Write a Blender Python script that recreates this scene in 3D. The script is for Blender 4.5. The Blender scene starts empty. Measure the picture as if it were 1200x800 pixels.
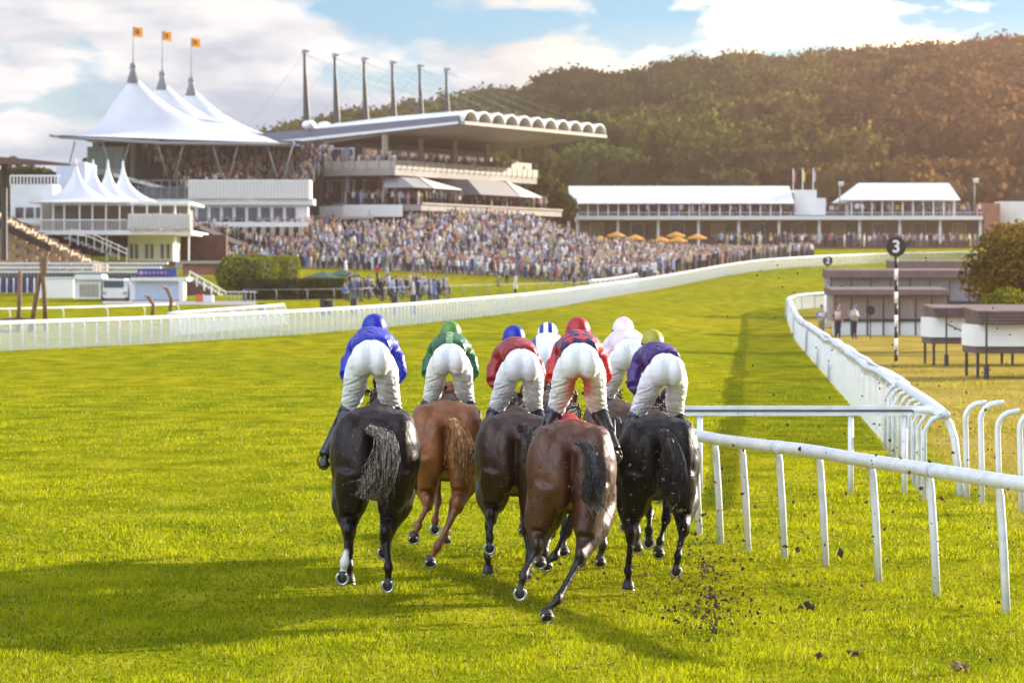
import bpy, math, random
import numpy as np
from mathutils import Vector, Matrix, noise as mnoise
random.seed(7); RNG = np.random.default_rng(7)
SC = bpy.context.scene
COL = SC.collection
R = math.radians
FPX, HZ, CH = 4200.0, 338.0, 2.6          # lens in pixels, horizon row, eye height (calibration of the photograph)

def lerp(a, b, t): return a + (b - a) * t
def sm(e0, e1, x):
    t = max(0.0, min(1.0, (x - e0) / (e1 - e0))); return t * t * (3 - 2 * t)
def P(px, py, Y): return Vector(((px - 600) * Y / FPX, Y, CH + (HZ - py) * Y / FPX))
_PL = ([0, 110, 150, 175, 235, 320, 350, 400, 480, 700, 1400], [0, 0, .30, .55, 1.25, 2.35, 2.95, 5.0, 8.0, 12, 14])
_PR = ([0, 110, 185, 235, 300, 400, 480, 700, 1400], [0, 0, .02, .8, 2.25, 5.2, 8.0, 12, 14])
def _prof(t, Y):
    s = 0.0
    for d in (-12, -6, 0, 6, 12): s += np.interp(np.asarray(Y, float) + d, t[0], t[1])
    return s / 5
def GZ(X, Y):
    X = np.asarray(X, float); Y = np.asarray(Y, float)
    u = 600 + X / np.maximum(Y, 1) * FPX
    t = np.clip((u - 650) / 250, 0, 1); t = t * t * (3 - 2 * t)
    return _prof(_PL, Y) * (1 - t) + _prof(_PR, Y) * t
def gz(x, y): return float(GZ(x, y))
def G(px, Y): X = (px - 600) * Y / FPX; return Vector((X, Y, gz(X, Y)))

# ---------------------------------------------------------------- materials
def mat(name, col, rough=.6, spec=.5, metal=0, var=.12, scale=6, bump=0, bscale=40, sheen=0, coat=0, trans=0, emit=None):
    m = bpy.data.materials.new(name); m.use_nodes = True
    nt = m.node_tree; b = nt.nodes['Principled BSDF']
    b.inputs['Roughness'].default_value = rough
    b.inputs['Specular IOR Level'].default_value = spec
    b.inputs['Metallic'].default_value = metal
    b.inputs['Sheen Weight'].default_value = sheen
    b.inputs['Coat Weight'].default_value = coat
    if col is not None:
        tc = nt.nodes.new('ShaderNodeTexCoord')
        nz = nt.nodes.new('ShaderNodeTexNoise'); nz.inputs['Scale'].default_value = scale; nz.inputs['Detail'].default_value = 5
        nt.links.new(tc.outputs['Object'], nz.inputs['Vector'])
        rp = nt.nodes.new('ShaderNodeValToRGB')
        rp.color_ramp.elements[0].position = .3; rp.color_ramp.elements[1].position = .7
        rp.color_ramp.elements[0].color = tuple(c * (1 - var) for c in col) + (1,)
        rp.color_ramp.elements[1].color = tuple(min(1, c * (1 + var)) for c in col) + (1,)
        nt.links.new(nz.outputs['Fac'], rp.inputs['Fac'])
        nt.links.new(rp.outputs['Color'], b.inputs['Base Color'])
        if bump:
            n2 = nt.nodes.new('ShaderNodeTexNoise'); n2.inputs['Scale'].default_value = bscale; n2.inputs['Detail'].default_value = 4
            nt.links.new(tc.outputs['Object'], n2.inputs['Vector'])
            bp = nt.nodes.new('ShaderNodeBump'); bp.inputs['Strength'].default_value = bump; bp.inputs['Distance'].default_value = .02
            nt.links.new(n2.outputs['Fac'], bp.inputs['Height']); nt.links.new(bp.outputs['Normal'], b.inputs['Normal'])
    if trans:
        t = nt.nodes.new('ShaderNodeBsdfTranslucent'); mx = nt.nodes.new('ShaderNodeMixShader'); mx.inputs[0].default_value = trans
        if col is not None: nt.links.new(rp.outputs['Color'], t.inputs['Color'])
        nt.links.new(b.outputs[0], mx.inputs[1]); nt.links.new(t.outputs[0], mx.inputs[2])
        nt.links.new(mx.outputs[0], nt.nodes['Material Output'].inputs['Surface'])
    return m
def colnode(m): return m.node_tree.nodes['Principled BSDF']

# ---------------------------------------------------------------- mesh builder
class MB:
    def __init__(s): s.v = []; s.f = []; s.m = []
    def add(s, vs, fs, mi=0, M=None):
        o = len(s.v)
        for p in vs:
            p = Vector(p)
            s.v.append(tuple(M @ p) if M is not None else tuple(p))
        s.f += [tuple(i + o for i in f) for f in fs]; s.m += [mi] * len(fs); return s
    def box(s, c, d, mi=0, rz=0, rx=0, ry=0):
        x, y, z = d[0] / 2, d[1] / 2, d[2] / 2
        vs = [(-x, -y, -z), (x, -y, -z), (x, y, -z), (-x, y, -z), (-x, -y, z), (x, -y, z), (x, y, z), (-x, y, z)]
        M = Matrix.Translation(c) @ Matrix.Rotation(rz, 4, 'Z') @ Matrix.Rotation(ry, 4, 'Y') @ Matrix.Rotation(rx, 4, 'X')
        return s.add(vs, [(0, 3, 2, 1), (4, 5, 6, 7), (0, 1, 5, 4), (1, 2, 6, 5), (2, 3, 7, 6), (3, 0, 4, 7)], mi, M)
    def hexa(s, b, t, mi=0):      # two quads (bottom ccw, top ccw)
        return s.add(list(b) + list(t), [(0, 3, 2, 1), (4, 5, 6, 7), (0, 1, 5, 4), (1, 2, 6, 5), (2, 3, 7, 6), (3, 0, 4, 7)], mi)
    def tube(s, pts, rad, n=10, mi=0, cap=True, flat=None, up=(0, 0, 1)):
        pts = [Vector(p) for p in pts]
        if not hasattr(rad, '__len__'): rad = [rad] * len(pts)
        vs = []; fs = []
        U = None
        for i, p in enumerate(pts):
            t = (pts[min(i + 1, len(pts) - 1)] - pts[max(i - 1, 0)]).normalized()
            if U is None:
                U = Vector(up) - t * t.dot(Vector(up))
                if U.length < .1: U = Vector((0, 1, 0)) - t * t.y
                if U.length < .1: U = Vector((1, 0, 0)) - t * t.x
            else: U = U - t * t.dot(U)
            U.normalize(); W = t.cross(U)
            r = rad[i]; ru, rw = (r if hasattr(r, '__len__') else (r, r))
            for k in range(n):
                a = 2 * math.pi * k / n
                vs.append(p + U * (ru * math.cos(a)) + W * (rw * math.sin(a)))
        for i in range(len(pts) - 1):
            for k in range(n):
                k2 = (k + 1) % n
                fs.append((i * n + k, i * n + k2, (i + 1) * n + k2, (i + 1) * n + k))
        if cap: fs.append(tuple(range(n - 1, -1, -1))); fs.append(tuple((len(pts) - 1) * n + k for k in range(n)))
        return s.add(vs, fs, mi)
    def ell(s, c, r, nu=16, nv=10, mi=0, M=None):
        vs = []; fs = []
        for j in range(nv + 1):
            th = math.pi * j / nv
            for i in range(nu):
                a = 2 * math.pi * i / nu
                vs.append(Vector((r[0] * math.sin(th) * math.cos(a), r[1] * math.sin(th) * math.sin(a), r[2] * math.cos(th))))
        for j in range(nv):
            for i in range(nu):
                i2 = (i + 1) % nu
                fs.append((j * nu + i, (j + 1) * nu + i, (j + 1) * nu + i2, j * nu + i2))
        T = Matrix.Translation(c) @ (M if M is not None else Matrix())
        return s.add(vs, fs, mi, T)
    def loft(s, secs, mi=0, n=24):          # secs: (y, cx, halfw, ztop, zbot) body sections along y
        vs = []; fs = []
        for (y, cx, hw, zt, zb) in secs:
            zc = (zt + zb) / 2; hz = (zt - zb) / 2
            for k in range(n):
                a = 2 * math.pi * k / n
                ca, sa = math.cos(a), math.sin(a)
                e = .88
                vs.append((cx + hw * (1 - .20 * max(0, -sa)) * math.copysign(abs(ca) ** e, ca), y, zc + hz * math.copysign(abs(sa) ** e, sa)))
        m = len(secs)
        for i in range(m - 1):
            for k in range(n):
                k2 = (k + 1) % n
                fs.append((i * n + k, (i + 1) * n + k, (i + 1) * n + k2, i * n + k2))
        fs.append(tuple(range(n))); fs.append(tuple((m - 1) * n + k for k in range(n - 1, -1, -1)))
        return s.add(vs, fs, mi)
    def cone(s, a, b, ra, rb, n=12, mi=0): return s.tube([a, b], [ra, rb], n, mi)
    def quad(s, a, b, c, d, mi=0): return s.add([a, b, c, d], [(0, 1, 2, 3)], mi)
    def prism(s, poly, d, mi=0):             # polygon (3d points) extruded by vector d
        n = len(poly); d = Vector(d)
        vs = [Vector(p) for p in poly] + [Vector(p) + d for p in poly]
        fs = [tuple(range(n - 1, -1, -1)), tuple(range(n, 2 * n))] + [(i, (i + 1) % n, n + (i + 1) % n, n + i) for i in range(n)]
        return s.add(vs, fs, mi)
    def build(s, name, mats, parent=None, smooth=False, loc=None, local=None):
        me = bpy.data.meshes.new(name)
        vs = s.v
        if local is not None: vs = [(x - local[0], y - local[1], z - local[2]) for x, y, z in vs]
        me.from_pydata(vs, [], s.f)
        if not isinstance(mats, (list, tuple)): mats = [mats]
        for m in mats: me.materials.append(m)
        if len(mats) > 1: me.polygons.foreach_set('material_index', s.m)
        if smooth: me.polygons.foreach_set('use_smooth', [True] * len(me.polygons))
        me.update()
        o = bpy.data.objects.new(name, me); COL.objects.link(o)
        if parent is not None: o.parent = parent
        if loc is not None: o.location = loc
        return o
def npmesh(name, V, Fa, mats, mi=None, smooth=False, col=None):
    """fast mesh from arrays: V (n,3), Fa (m,k) same size faces"""
    me = bpy.data.meshes.new(name)
    V = np.ascontiguousarray(V, np.float32); Fa = np.ascontiguousarray(Fa, np.int32); m, k = Fa.shape
    me.vertices.add(len(V)); me.vertices.foreach_set('co', V.ravel())
    me.loops.add(m * k); me.loops.foreach_set('vertex_index', Fa.ravel())
    me.polygons.add(m); me.polygons.foreach_set('loop_start', np.arange(0, m * k, k, dtype=np.int32))
    try: me.polygons.foreach_set('loop_total', np.full(m, k, np.int32))
    except Exception: pass
    for x in (mats if isinstance(mats, (list, tuple)) else [mats]): me.materials.append(x)
    if mi is not None: me.polygons.foreach_set('material_index', np.ascontiguousarray(mi, np.int32))
    if smooth: me.polygons.foreach_set('use_smooth', np.ones(m, bool))
    if col is not None:
        at = me.color_attributes.new('Col', 'FLOAT_COLOR', 'POINT')
        c4 = np.ones((len(V), 4), np.float32); c4[:, :3] = col; at.data.foreach_set('color', c4.ravel())
    me.update(calc_edges=True)
    o = bpy.data.objects.new(name, me); COL.objects.link(o); return o
def remesh(mb, name, mats, parent, voxel, smooth=6, fac=.5):
    o = mb.build(name + '_raw', mats)
    md = o.modifiers.new('r', 'REMESH'); md.mode = 'VOXEL'; md.voxel_size = voxel; md.use_smooth_shade = True
    ms = o.modifiers.new('s', 'SMOOTH'); ms.iterations = smooth; ms.factor = fac
    dg = bpy.context.evaluated_depsgraph_get()
    me = bpy.data.meshes.new_from_object(o.evaluated_get(dg))
    raw = o.data; bpy.data.objects.remove(o); bpy.data.meshes.remove(raw)
    me.name = name
    if not len(me.materials): me.materials.append(mats if not isinstance(mats, (list, tuple)) else mats[0])
    q = bpy.data.objects.new(name, me); COL.objects.link(q)
    if parent is not None: q.parent = parent
    return q
def vco(me):
    a = np.empty(len(me.vertices) * 3, np.float32); me.vertices.foreach_get('co', a); return a.reshape(-1, 3)
def tag(o, label=None, cat=None, group=None, kind=None):
    if label: o['label'] = label
    if cat: o['category'] = cat
    if group: o['group'] = group
    if kind: o['kind'] = kind
    return o
def thing(name, label, cat, loc=(0, 0, 0), rz=0, group=None):
    o = bpy.data.objects.new(name, None); COL.objects.link(o); o.empty_display_size = .2
    o.location = loc; o.rotation_euler = (0, 0, rz)
    return tag(o, label, cat, group)
def copytree(o, parent=None):
    c = o.copy(); COL.objects.link(c)
    if parent is not None: c.parent = parent
    for ch in list(o.children): copytree(ch, c)
    return c

# ---------------------------------------------------------------- camera, light, sky
cam_d = bpy.data.cameras.new('camera'); cam = bpy.data.objects.new('camera', cam_d); COL.objects.link(cam)
cam.location = (0, 0, CH); cam.rotation_euler = (R(90), 0, 0)
cam_d.sensor_width = 36; cam_d.lens = 36 * FPX / 1200; cam_d.shift_y = -62 / 1200
cam_d.clip_end = 20000; cam_d.clip_start = .5
cam_d.dof.use_dof = True; cam_d.dof.focus_distance = 29.5; cam_d.dof.aperture_fstop = 6.0
SC.camera = cam
SUN_EL, SUN_AZ = R(16.5), R(56)         # azimuth clockwise from +Y (view direction)
sd = Vector((math.sin(SUN_AZ) * math.cos(SUN_EL), math.cos(SUN_AZ) * math.cos(SUN_EL), math.sin(SUN_EL)))
sl = bpy.data.lights.new('sun', 'SUN'); sl.energy = 5; sl.angle = R(.6); sl.color = (1, .90, .74)
so = bpy.data.objects.new('sun', sl); COL.objects.link(so); so.location = sd * 300
so.rotation_euler = (-sd).to_track_quat('-Z', 'Y').to_euler()
W = bpy.data.worlds.new('World'); SC.world = W; W.use_nodes = True
nt = W.node_tree; nt.nodes.clear()
def N(t, **k):
    n = nt.nodes.new(t)
    for a, b in k.items(): setattr(n, a, b)
    return n
L = lambda a, b: nt.links.new(a, b)
out = N('ShaderNodeOutputWorld'); bg = N('ShaderNodeBackground'); bg.inputs[1].default_value = .075
sky = N('ShaderNodeTexSky', sky_type='NISHITA'); sky.sun_disc = False
sky.sun_elevation = SUN_EL; sky.sun_rotation = SUN_AZ; sky.altitude = 100; sky.air_density = 1; sky.dust_density = .6; sky.ozone_density = 2.5
tc = N('ShaderNodeTexCoord')
sep = N('ShaderNodeSeparateXYZ'); L(tc.outputs['Generated'], sep.inputs[0])
# cloud layer: direction projected on a plane overhead, stretched for low angles
mp = N('ShaderNodeMapping'); mp.inputs['Scale'].default_value = (20, 20, 50); mp.inputs['Location'].default_value = (3.1, 0, .9)
L(tc.outputs['Generated'], mp.inputs[0])
n1 = N('ShaderNodeTexNoise'); n1.inputs['Scale'].default_value = 1; n1.inputs['Detail'].default_value = 9; n1.inputs['Roughness'].default_value = .53; n1.inputs['Distortion'].default_value = .25
L(mp.outputs[0], n1.inputs['Vector'])
cr = N('ShaderNodeValToRGB'); cr.color_ramp.elements[0].position = .425; cr.color_ramp.elements[1].position = .515
L(n1.outputs['Fac'], cr.inputs[0])
# cover more towards the horizon
hz = N('ShaderNodeMapRange'); hz.inputs[1].default_value = .035; hz.inputs[2].default_value = .082; hz.inputs[3].default_value = .75; hz.inputs[4].default_value = -.1
L(sep.outputs['Z'], hz.inputs[0])
ad = N('ShaderNodeMath', operation='ADD', use_clamp=True); L(cr.outputs[0], ad.inputs[0]); L(hz.outputs[0], ad.inputs[1])
n2 = N('ShaderNodeTexNoise'); n2.inputs['Scale'].default_value = 1.7; n2.inputs['Detail'].default_value = 7; n2.inputs['Roughness'].default_value = .55
mp2 = N('ShaderNodeMapping'); mp2.inputs['Scale'].default_value = (9, 9, 30); mp2.inputs['Location'].default_value = (7.3, 2, 3.35)
L(tc.outputs['Generated'], mp2.inputs[0]); L(mp2.outputs[0], n2.inputs['Vector'])
cc = N('ShaderNodeValToRGB'); e = cc.color_ramp.elements
e[0].position = .40; e[0].color = (2.6, 3.2, 4.0, 1); e[1].position = .57; e[1].color = (5.3, 5.45, 5.6, 1)
L(n2.outputs['Fac'], cc.inputs[0])
# lens flare at upper right painted into the cloud colour, apart from the sun
dt = N('ShaderNodeVectorMath', operation='DOT_PRODUCT'); dt.inputs[1].default_value = Vector((.135, .985, .078)).normalized(); L(tc.outputs['Generated'], dt.inputs[0])
mr = N('ShaderNodeMapRange'); mr.inputs[1].default_value = .9885; mr.inputs[2].default_value = .9998; L(dt.outputs['Value'], mr.inputs[0])
wm = N('ShaderNodeMix', data_type='RGBA'); L(mr.outputs[0], wm.inputs['Factor']); L(cc.outputs[0], wm.inputs[6]); wm.inputs[7].default_value = (12, 9.8, 7.0, 1)
tn = N('ShaderNodeMix', data_type='RGBA', blend_type='MULTIPLY'); tn.inputs['Factor'].default_value = 1; L(sky.outputs[0], tn.inputs[6]); tn.inputs[7].default_value = (.30, .62, .92, 1)
mx = N('ShaderNodeMix', data_type='RGBA'); lo_ = N('ShaderNodeVectorMath', operation='DOT_PRODUCT'); lo_.inputs[1].default_value = Vector((-.5, -.55, .67)).normalized(); L(tc.outputs['Generated'], lo_.inputs[0])
lb = N('ShaderNodeMapRange', interpolation_type='SMOOTHSTEP'); lb.inputs[1].default_value = .55; lb.inputs[2].default_value = .96; lb.inputs[3].default_value = 0; lb.inputs[4].default_value = 4.8; L(lo_.outputs['Value'], lb.inputs[0])  # unseen bright patch added behind left as fill; rest of rear sky dimmed
b0 = N('ShaderNodeMapRange'); b0.inputs[1].default_value = .5; b0.inputs[2].default_value = -.2; b0.inputs[3].default_value = 1; b0.inputs[4].default_value = .5; L(sep.outputs['Y'], b0.inputs[0])
bk = N('ShaderNodeMath', operation='ADD'); L(lb.outputs[0], bk.inputs[0]); L(b0.outputs[0], bk.inputs[1])
bs = N('ShaderNodeVectorMath', operation='SCALE'); L(wm.outputs[2], bs.inputs[0]); L(bk.outputs[0], bs.inputs['Scale'])
L(ad.outputs[0], mx.inputs['Factor']); L(tn.outputs[2], mx.inputs[6]); L(bs.outputs[0], mx.inputs[7])
L(mx.outputs[2], bg.inputs[0]); L(bg.outputs[0], out.inputs[0])
W.cycles.sampling_method = 'MANUAL'; W.cycles.sample_map_resolution = 512
SC.view_settings.view_transform = 'Standard'; SC.view_settings.look = 'None'; SC.view_settings.gamma = 1
SC.view_settings.exposure = 1.5
SC.render.engine = 'CYCLES'
SC.cycles.use_denoising = True; SC.cycles.max_bounces = 6; SC.cycles.diffuse_bounces = 3; SC.cycles.transparent_max_bounces = 8
SC.cycles.volume_bounces = 0; SC.cycles.caustics_reflective = False; SC.cycles.caustics_refractive = False
SC.cycles.use_adaptive_sampling = True
# ---------------------------------------------------------------- ground (grass course), running out to the horizon
def grass_ground():
    m = bpy.data.materials.new('turf'); m.use_nodes = True; nt = m.node_tree; b = nt.nodes['Principled BSDF']
    N = lambda t: nt.nodes.new(t); L = nt.links.new
    g = N('ShaderNodeNewGeometry')
    def noise(scale, det=5, sx=1, sy=1):
        mp = N('ShaderNodeMapping'); mp.inputs['Scale'].default_value = (sx, sy, 1); L(g.outputs['Position'], mp.inputs[0])
        n = N('ShaderNodeTexNoise'); n.inputs['Scale'].default_value = scale; n.inputs['Detail'].default_value = det; L(mp.outputs[0], n.inputs['Vector']); return n.outputs['Fac']
    def ramp(f, stops):
        r = N('ShaderNodeValToRGB'); e = r.color_ramp.elements
        while len(e) < len(stops): e.new(.5)
        for i, (p, c) in enumerate(stops): e[i].position = p; e[i].color = tuple(c) + (1,)
        L(f, r.inputs[0]); return r.outputs[0]
    def mix(f, a, b_, mode='MIX'):
        x = N('ShaderNodeMix'); x.data_type = 'RGBA'; x.blend_type = mode
        if hasattr(f, 'links'): L(f, x.inputs['Factor'])
        else: x.inputs['Factor'].default_value = f
        L(a, x.inputs[6])
        if hasattr(b_, 'links'): L(b_, x.inputs[7])
        else: x.inputs[7].default_value = tuple(b_) + (1,)
        return x.outputs[2]
    def math_(op, a, b_=None, clamp=False):
        x = N('ShaderNodeMath'); x.operation = op; x.use_clamp = clamp
        for i, q in enumerate((a, b_)):
            if q is None: continue
            if hasattr(q, 'links'): L(q, x.inputs[i])
            else: x.inputs[i].default_value = q
        return x.outputs[0]
    base = ramp(noise(1.1, 6, 1, .5), [(.30, GR_D), (.5, GR_M), (.68, GR_L)])
    fine = ramp(noise(14, 4, 1, .6), [(.3, (.55, .58, .5)), (.7, (1.25, 1.2, 1.0))])
    c = mix(.55, base, fine, 'MULTIPLY')
    big = ramp(noise(.06, 4, 1, .45), [(.38, (.78, .88, .9)), (.62, (1.2, 1.08, 1.0))])
    c = mix(.8, c, big, 'MULTIPLY')
    # drier ground beyond the right-hand running rail: line x = 2.41 + .0663 y
    sp = N('ShaderNodeSeparateXYZ'); L(g.outputs['Position'], sp.inputs[0])
    d = math_('SUBTRACT', math_('SUBTRACT', sp.outputs[0], math_('MULTIPLY', sp.outputs[1], .0663)), 2.75)
    near = math_('MULTIPLY', math_('MULTIPLY', d, 2.2, True), math_('MULTIPLY', math_('MULTIPLY', math_('SUBTRACT', sp.outputs[1], 36), .05, True), math_('MULTIPLY', math_('SUBTRACT', 270, sp.outputs[1]), .02, True)))
    dry = ramp(noise(.5, 6, 1, .35), [(.3, (.20, .15, .030)), (.5, (.30, .215, .055)), (.72, (.38, .27, .09))])
    c = mix(math_('MULTIPLY', near, .85), c, dry)
    L(c, b.inputs['Base Color']); b.inputs['Roughness'].default_value = 1; b.inputs['Specular IOR Level'].default_value = 0
    b.inputs['Sheen Weight'].default_value = 0; b.inputs['Sheen Tint'].default_value = (.9, .95, .2, 1)
    bp = N('ShaderNodeBump'); bp.inputs['Strength'].default_value = .9; bp.inputs['Distance'].default_value = .06
    h = math_('ADD', noise(9, 5, 1, .7), noise(1.6, 3)); L(h, bp.inputs['Height']); L(bp.outputs[0], b.inputs['Normal'])
    return m
GR_D, GR_M, GR_L = (.105, .130, .004), (.205, .210, .007), (.30, .28, .016)
M_TURF = grass_ground()
def ground():
    ys = np.concatenate([np.linspace(-30, 120, 31), np.linspace(126, 520, 80), np.linspace(545, 1180, 24)])
    us = np.concatenate([[-3, -1.4, -.6], np.linspace(-.3, .3, 61), [.6, 1.4, 3]])
    V = []
    for y in ys:
        for u in us:
            x = max(-610, min(610, u * max(y, 60))) if abs(u) < 2.9 else math.copysign(615, u); V.append((x, y, gz(x, y) if y > 1 else 0))
    n = len(us); F = [(j * n + i, j * n + i + 1, (j + 1) * n + i + 1, (j + 1) * n + i) for j in range(len(ys) - 1) for i in range(n - 1)]
    o = npmesh('ground', np.array(V), np.array(F), M_TURF, smooth=True); tag(o, kind='structure'); return o
ground()
def blades():
    """real grass blades on the near part of the course"""
    m = bpy.data.materials.new('grass_blade'); m.use_nodes = True; nt = m.node_tree; nt.nodes.clear()
    o = nt.nodes.new('ShaderNodeOutputMaterial'); at = nt.nodes.new('ShaderNodeVertexColor'); at.layer_name = 'Col'
    d = nt.nodes.new('ShaderNodeBsdfDiffuse'); t = nt.nodes.new('ShaderNodeBsdfTranslucent'); mx = nt.nodes.new('ShaderNodeMixShader'); mx.inputs[0].default_value = .5
    nt.links.new(at.outputs[0], d.inputs[0]); nt.links.new(at.outputs[0], t.inputs[0]); nt.links.new(d.outputs[0], mx.inputs[1]); nt.links.new(t.outputs[0], mx.inputs[2]); nt.links.new(mx.outputs[0], o.inputs[0])
    X = []; Y = []
    for (y0, y1, dens) in ((21.5, 27, 1150), (27, 32, 780), (32, 40, 460), (40, 52, 220), (52, 70, 90), (70, 100, 34), (100, 135, 9)):
        w = .16 * y1 + .6; n = int((y1 - y0) * 2 * w * dens)
        X.append(RNG.uniform(-w, w, n)); Y.append(RNG.uniform(y0, y1, n))
    X = np.concatenate(X); Y = np.concatenate(Y)
    cl = np.array([mnoise.noise(Vector((x * 1.3, y * .7, 0))) + .6 * mnoise.noise(Vector((x * 5, y * 3, 3))) + .7 * mnoise.noise(Vector((x * .35, y * .16, 7))) for x, y in zip(X, Y)])
    keep = RNG.random(len(X)) < np.clip(.75 + cl * .9, .25, 1); X, Y, cl = X[keep], Y[keep], cl[keep]
    n = len(X)
    right = np.clip((X - (2.1 + .0663 * Y) - .2) * .8, 0, 1)
    h = RNG.uniform(.020, .047, n) * (1 + .6 * np.clip(cl, -.5, 1)) * (1 + .5 * right)
    w = RNG.uniform(.004, .0075, n) * np.where(Y > 34, 1.5, 1) * np.where(Y > 60, 1.5, 1)
    a = RNG.uniform(0, 6.283, n); lean = RNG.uniform(.1, .9, n) * h; la = RNG.uniform(0, 6.283, n)
    Z = GZ(X, Y)
    V = np.zeros((n, 3, 3), np.float32)
    dx, dy = np.cos(a) * w, np.sin(a) * w
    V[:, 0] = np.stack([X - dx, Y - dy, Z], 1); V[:, 1] = np.stack([X + dx, Y + dy, Z], 1)
    V[:, 2] = np.stack([X + np.cos(la) * lean, Y + np.sin(la) * lean, Z + h], 1)
    t = np.clip(RNG.random(n) * .7 + cl * .75 + .18, 0, 1)[:, None]
    hp = np.zeros(n); hr = np.random.default_rng(2)          # hoof prints: flattened, dark, soil showing
    for k in range(260):
        hx, hy = hr.uniform(-5.5, 3.0), hr.uniform(23, 40) if k < 180 else hr.uniform(28, 36); hp = np.maximum(hp, np.exp(-(((X - hx) / .10) ** 2 + ((Y - hy) / .13) ** 2)))
    h = h * (1 - .75 * hp); V[:, 2, 2] = Z + h
    lo = np.array([.085, .135, .006]); hi = np.array([.36, .375, .008])
    c = lo * (1 - t) + hi * t
    hq = (hp > .45)[:, None] & (RNG.random((n, 1)) < .6); c = np.where(hq, np.array([.045, .04, .012]), c)
    straw = (RNG.random(n) < .035)[:, None]; c = np.where(straw, np.array([.42, .34, .13]), c)
    rd = (right * .5 * (Y > 38))[:, None]; c = c * (1 - rd) + np.array([.38, .29, .08]) * rd
    C = np.repeat(c, 3, 0)
    F = np.arange(n * 3).reshape(n, 3)
    g = npmesh('grass', V.reshape(-1, 3), F, m, col=C); tag(g, 'short yellow-green turf grass of the race course', 'grass', kind='stuff')
blades()
# ---------------------------------------------------------------- horses
def coat_mat(name, body, dark, rough=.34):
    m = mat(name, None, rough, .45 if body[0] > .02 else .24, coat=0); nt = m.node_tree; b = nt.nodes['Principled BSDF']
    tc = nt.nodes.new('ShaderNodeTexCoord'); at = nt.nodes.new('ShaderNodeVertexColor'); at.layer_name = 'Col'
    nz = nt.nodes.new('ShaderNodeTexNoise'); nz.inputs['Scale'].default_value = 5; nz.inputs['Detail'].default_value = 6
    nt.links.new(tc.outputs['Object'], nz.inputs['Vector'])
    r = nt.nodes.new('ShaderNodeValToRGB'); e = r.color_ramp.elements
    e[0].position = .3; e[0].color = tuple(c * .6 for c in body) + (1,); e[1].position = .7; e[1].color = tuple(c * 1.35 for c in body) + (1,)
    nt.links.new(nz.outputs['Fac'], r.inputs[0])
    sp = nt.nodes.new('ShaderNodeSeparateColor'); nt.links.new(at.outputs[0], sp.inputs[0])
    x = nt.nodes.new('ShaderNodeMix'); x.data_type = 'RGBA'; nt.links.new(sp.outputs[0], x.inputs['Factor']); nt.links.new(r.outputs[0], x.inputs[6]); x.inputs[7].default_value = tuple(dark) + (1,)
    y = nt.nodes.new('ShaderNodeMix'); y.data_type = 'RGBA'; nt.links.new(sp.outputs[1], y.inputs['Factor']); nt.links.new(x.outputs[2], y.inputs[6]); y.inputs[7].default_value = (.62, .6, .56, 1)
    # flecks of thrown turf on the coat
    fl = nt.nodes.new('ShaderNodeTexNoise'); fl.inputs['Scale'].default_value = 62; fl.inputs['Detail'].default_value = 2; nt.links.new(tc.outputs['Object'], fl.inputs['Vector'])
    fr = nt.nodes.new('ShaderNodeValToRGB'); fr.color_ramp.elements[0].position = .70; fr.color_ramp.elements[1].position = .725; nt.links.new(fl.outputs['Fac'], fr.inputs[0])
    z = nt.nodes.new('ShaderNodeMix'); z.data_type = 'RGBA'; nt.links.new(fr.outputs[0], z.inputs['Factor']); nt.links.new(y.outputs[2], z.inputs[6]); z.inputs[7].default_value = (.20, .16, .05, 1)
    nt.links.new(z.outputs[2], b.inputs['Base Color'])
    n2 = nt.nodes.new('ShaderNodeTexNoise'); n2.inputs['Scale'].default_value = 7; n2.inputs['Detail'].default_value = 6; n2.inputs['Distortion'].default_value = .8
    mp = nt.nodes.new('ShaderNodeMapping'); mp.inputs['Scale'].default_value = (1.6, 1.6, .7); nt.links.new(tc.outputs['Object'], mp.inputs[0]); nt.links.new(mp.outputs[0], n2.inputs['Vector'])
    bp = nt.nodes.new('ShaderNodeBump'); bp.inputs['Strength'].default_value = .5; bp.inputs['Distance'].default_value = .025
    nt.links.new(n2.outputs['Fac'], bp.inputs['Height'])
    n3 = nt.nodes.new('ShaderNodeTexNoise'); n3.inputs['Scale'].default_value = 1; n3.inputs['Detail'].default_value = 3; mp3 = nt.nodes.new('ShaderNodeMapping'); mp3.inputs['Scale'].default_value = (130, 130, 34); nt.links.new(tc.outputs['Object'], mp3.inputs[0]); nt.links.new(mp3.outputs[0], n3.inputs['Vector'])
    bp2 = nt.nodes.new('ShaderNodeBump'); bp2.inputs['Strength'].default_value = .35; bp2.inputs['Distance'].default_value = .006; nt.links.new(n3.outputs['Fac'], bp2.inputs['Height']); nt.links.new(bp.outputs[0], bp2.inputs['Normal']); nt.links.new(bp2.outputs[0], b.inputs['Normal'])
    rr = nt.nodes.new('ShaderNodeMapRange'); rr.inputs[3].default_value = rough - .04; rr.inputs[4].default_value = rough + .22
    nt.links.new(n2.outputs['Fac'], rr.inputs[0]); nt.links.new(rr.outputs[0], b.inputs['Roughness'])
    return m
M_HOOF = mat('hoof_horn', (.035, .028, .022), .55, bump=.3)
M_SHOE = mat('shoe_alloy', (.55, .56, .58), .35, metal=.85)
M_LEATH = mat('leather', (.045, .022, .014), .45, bump=.2)
M_GIRTH = mat('white_girth', (.6, .6, .58), .8)
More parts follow.
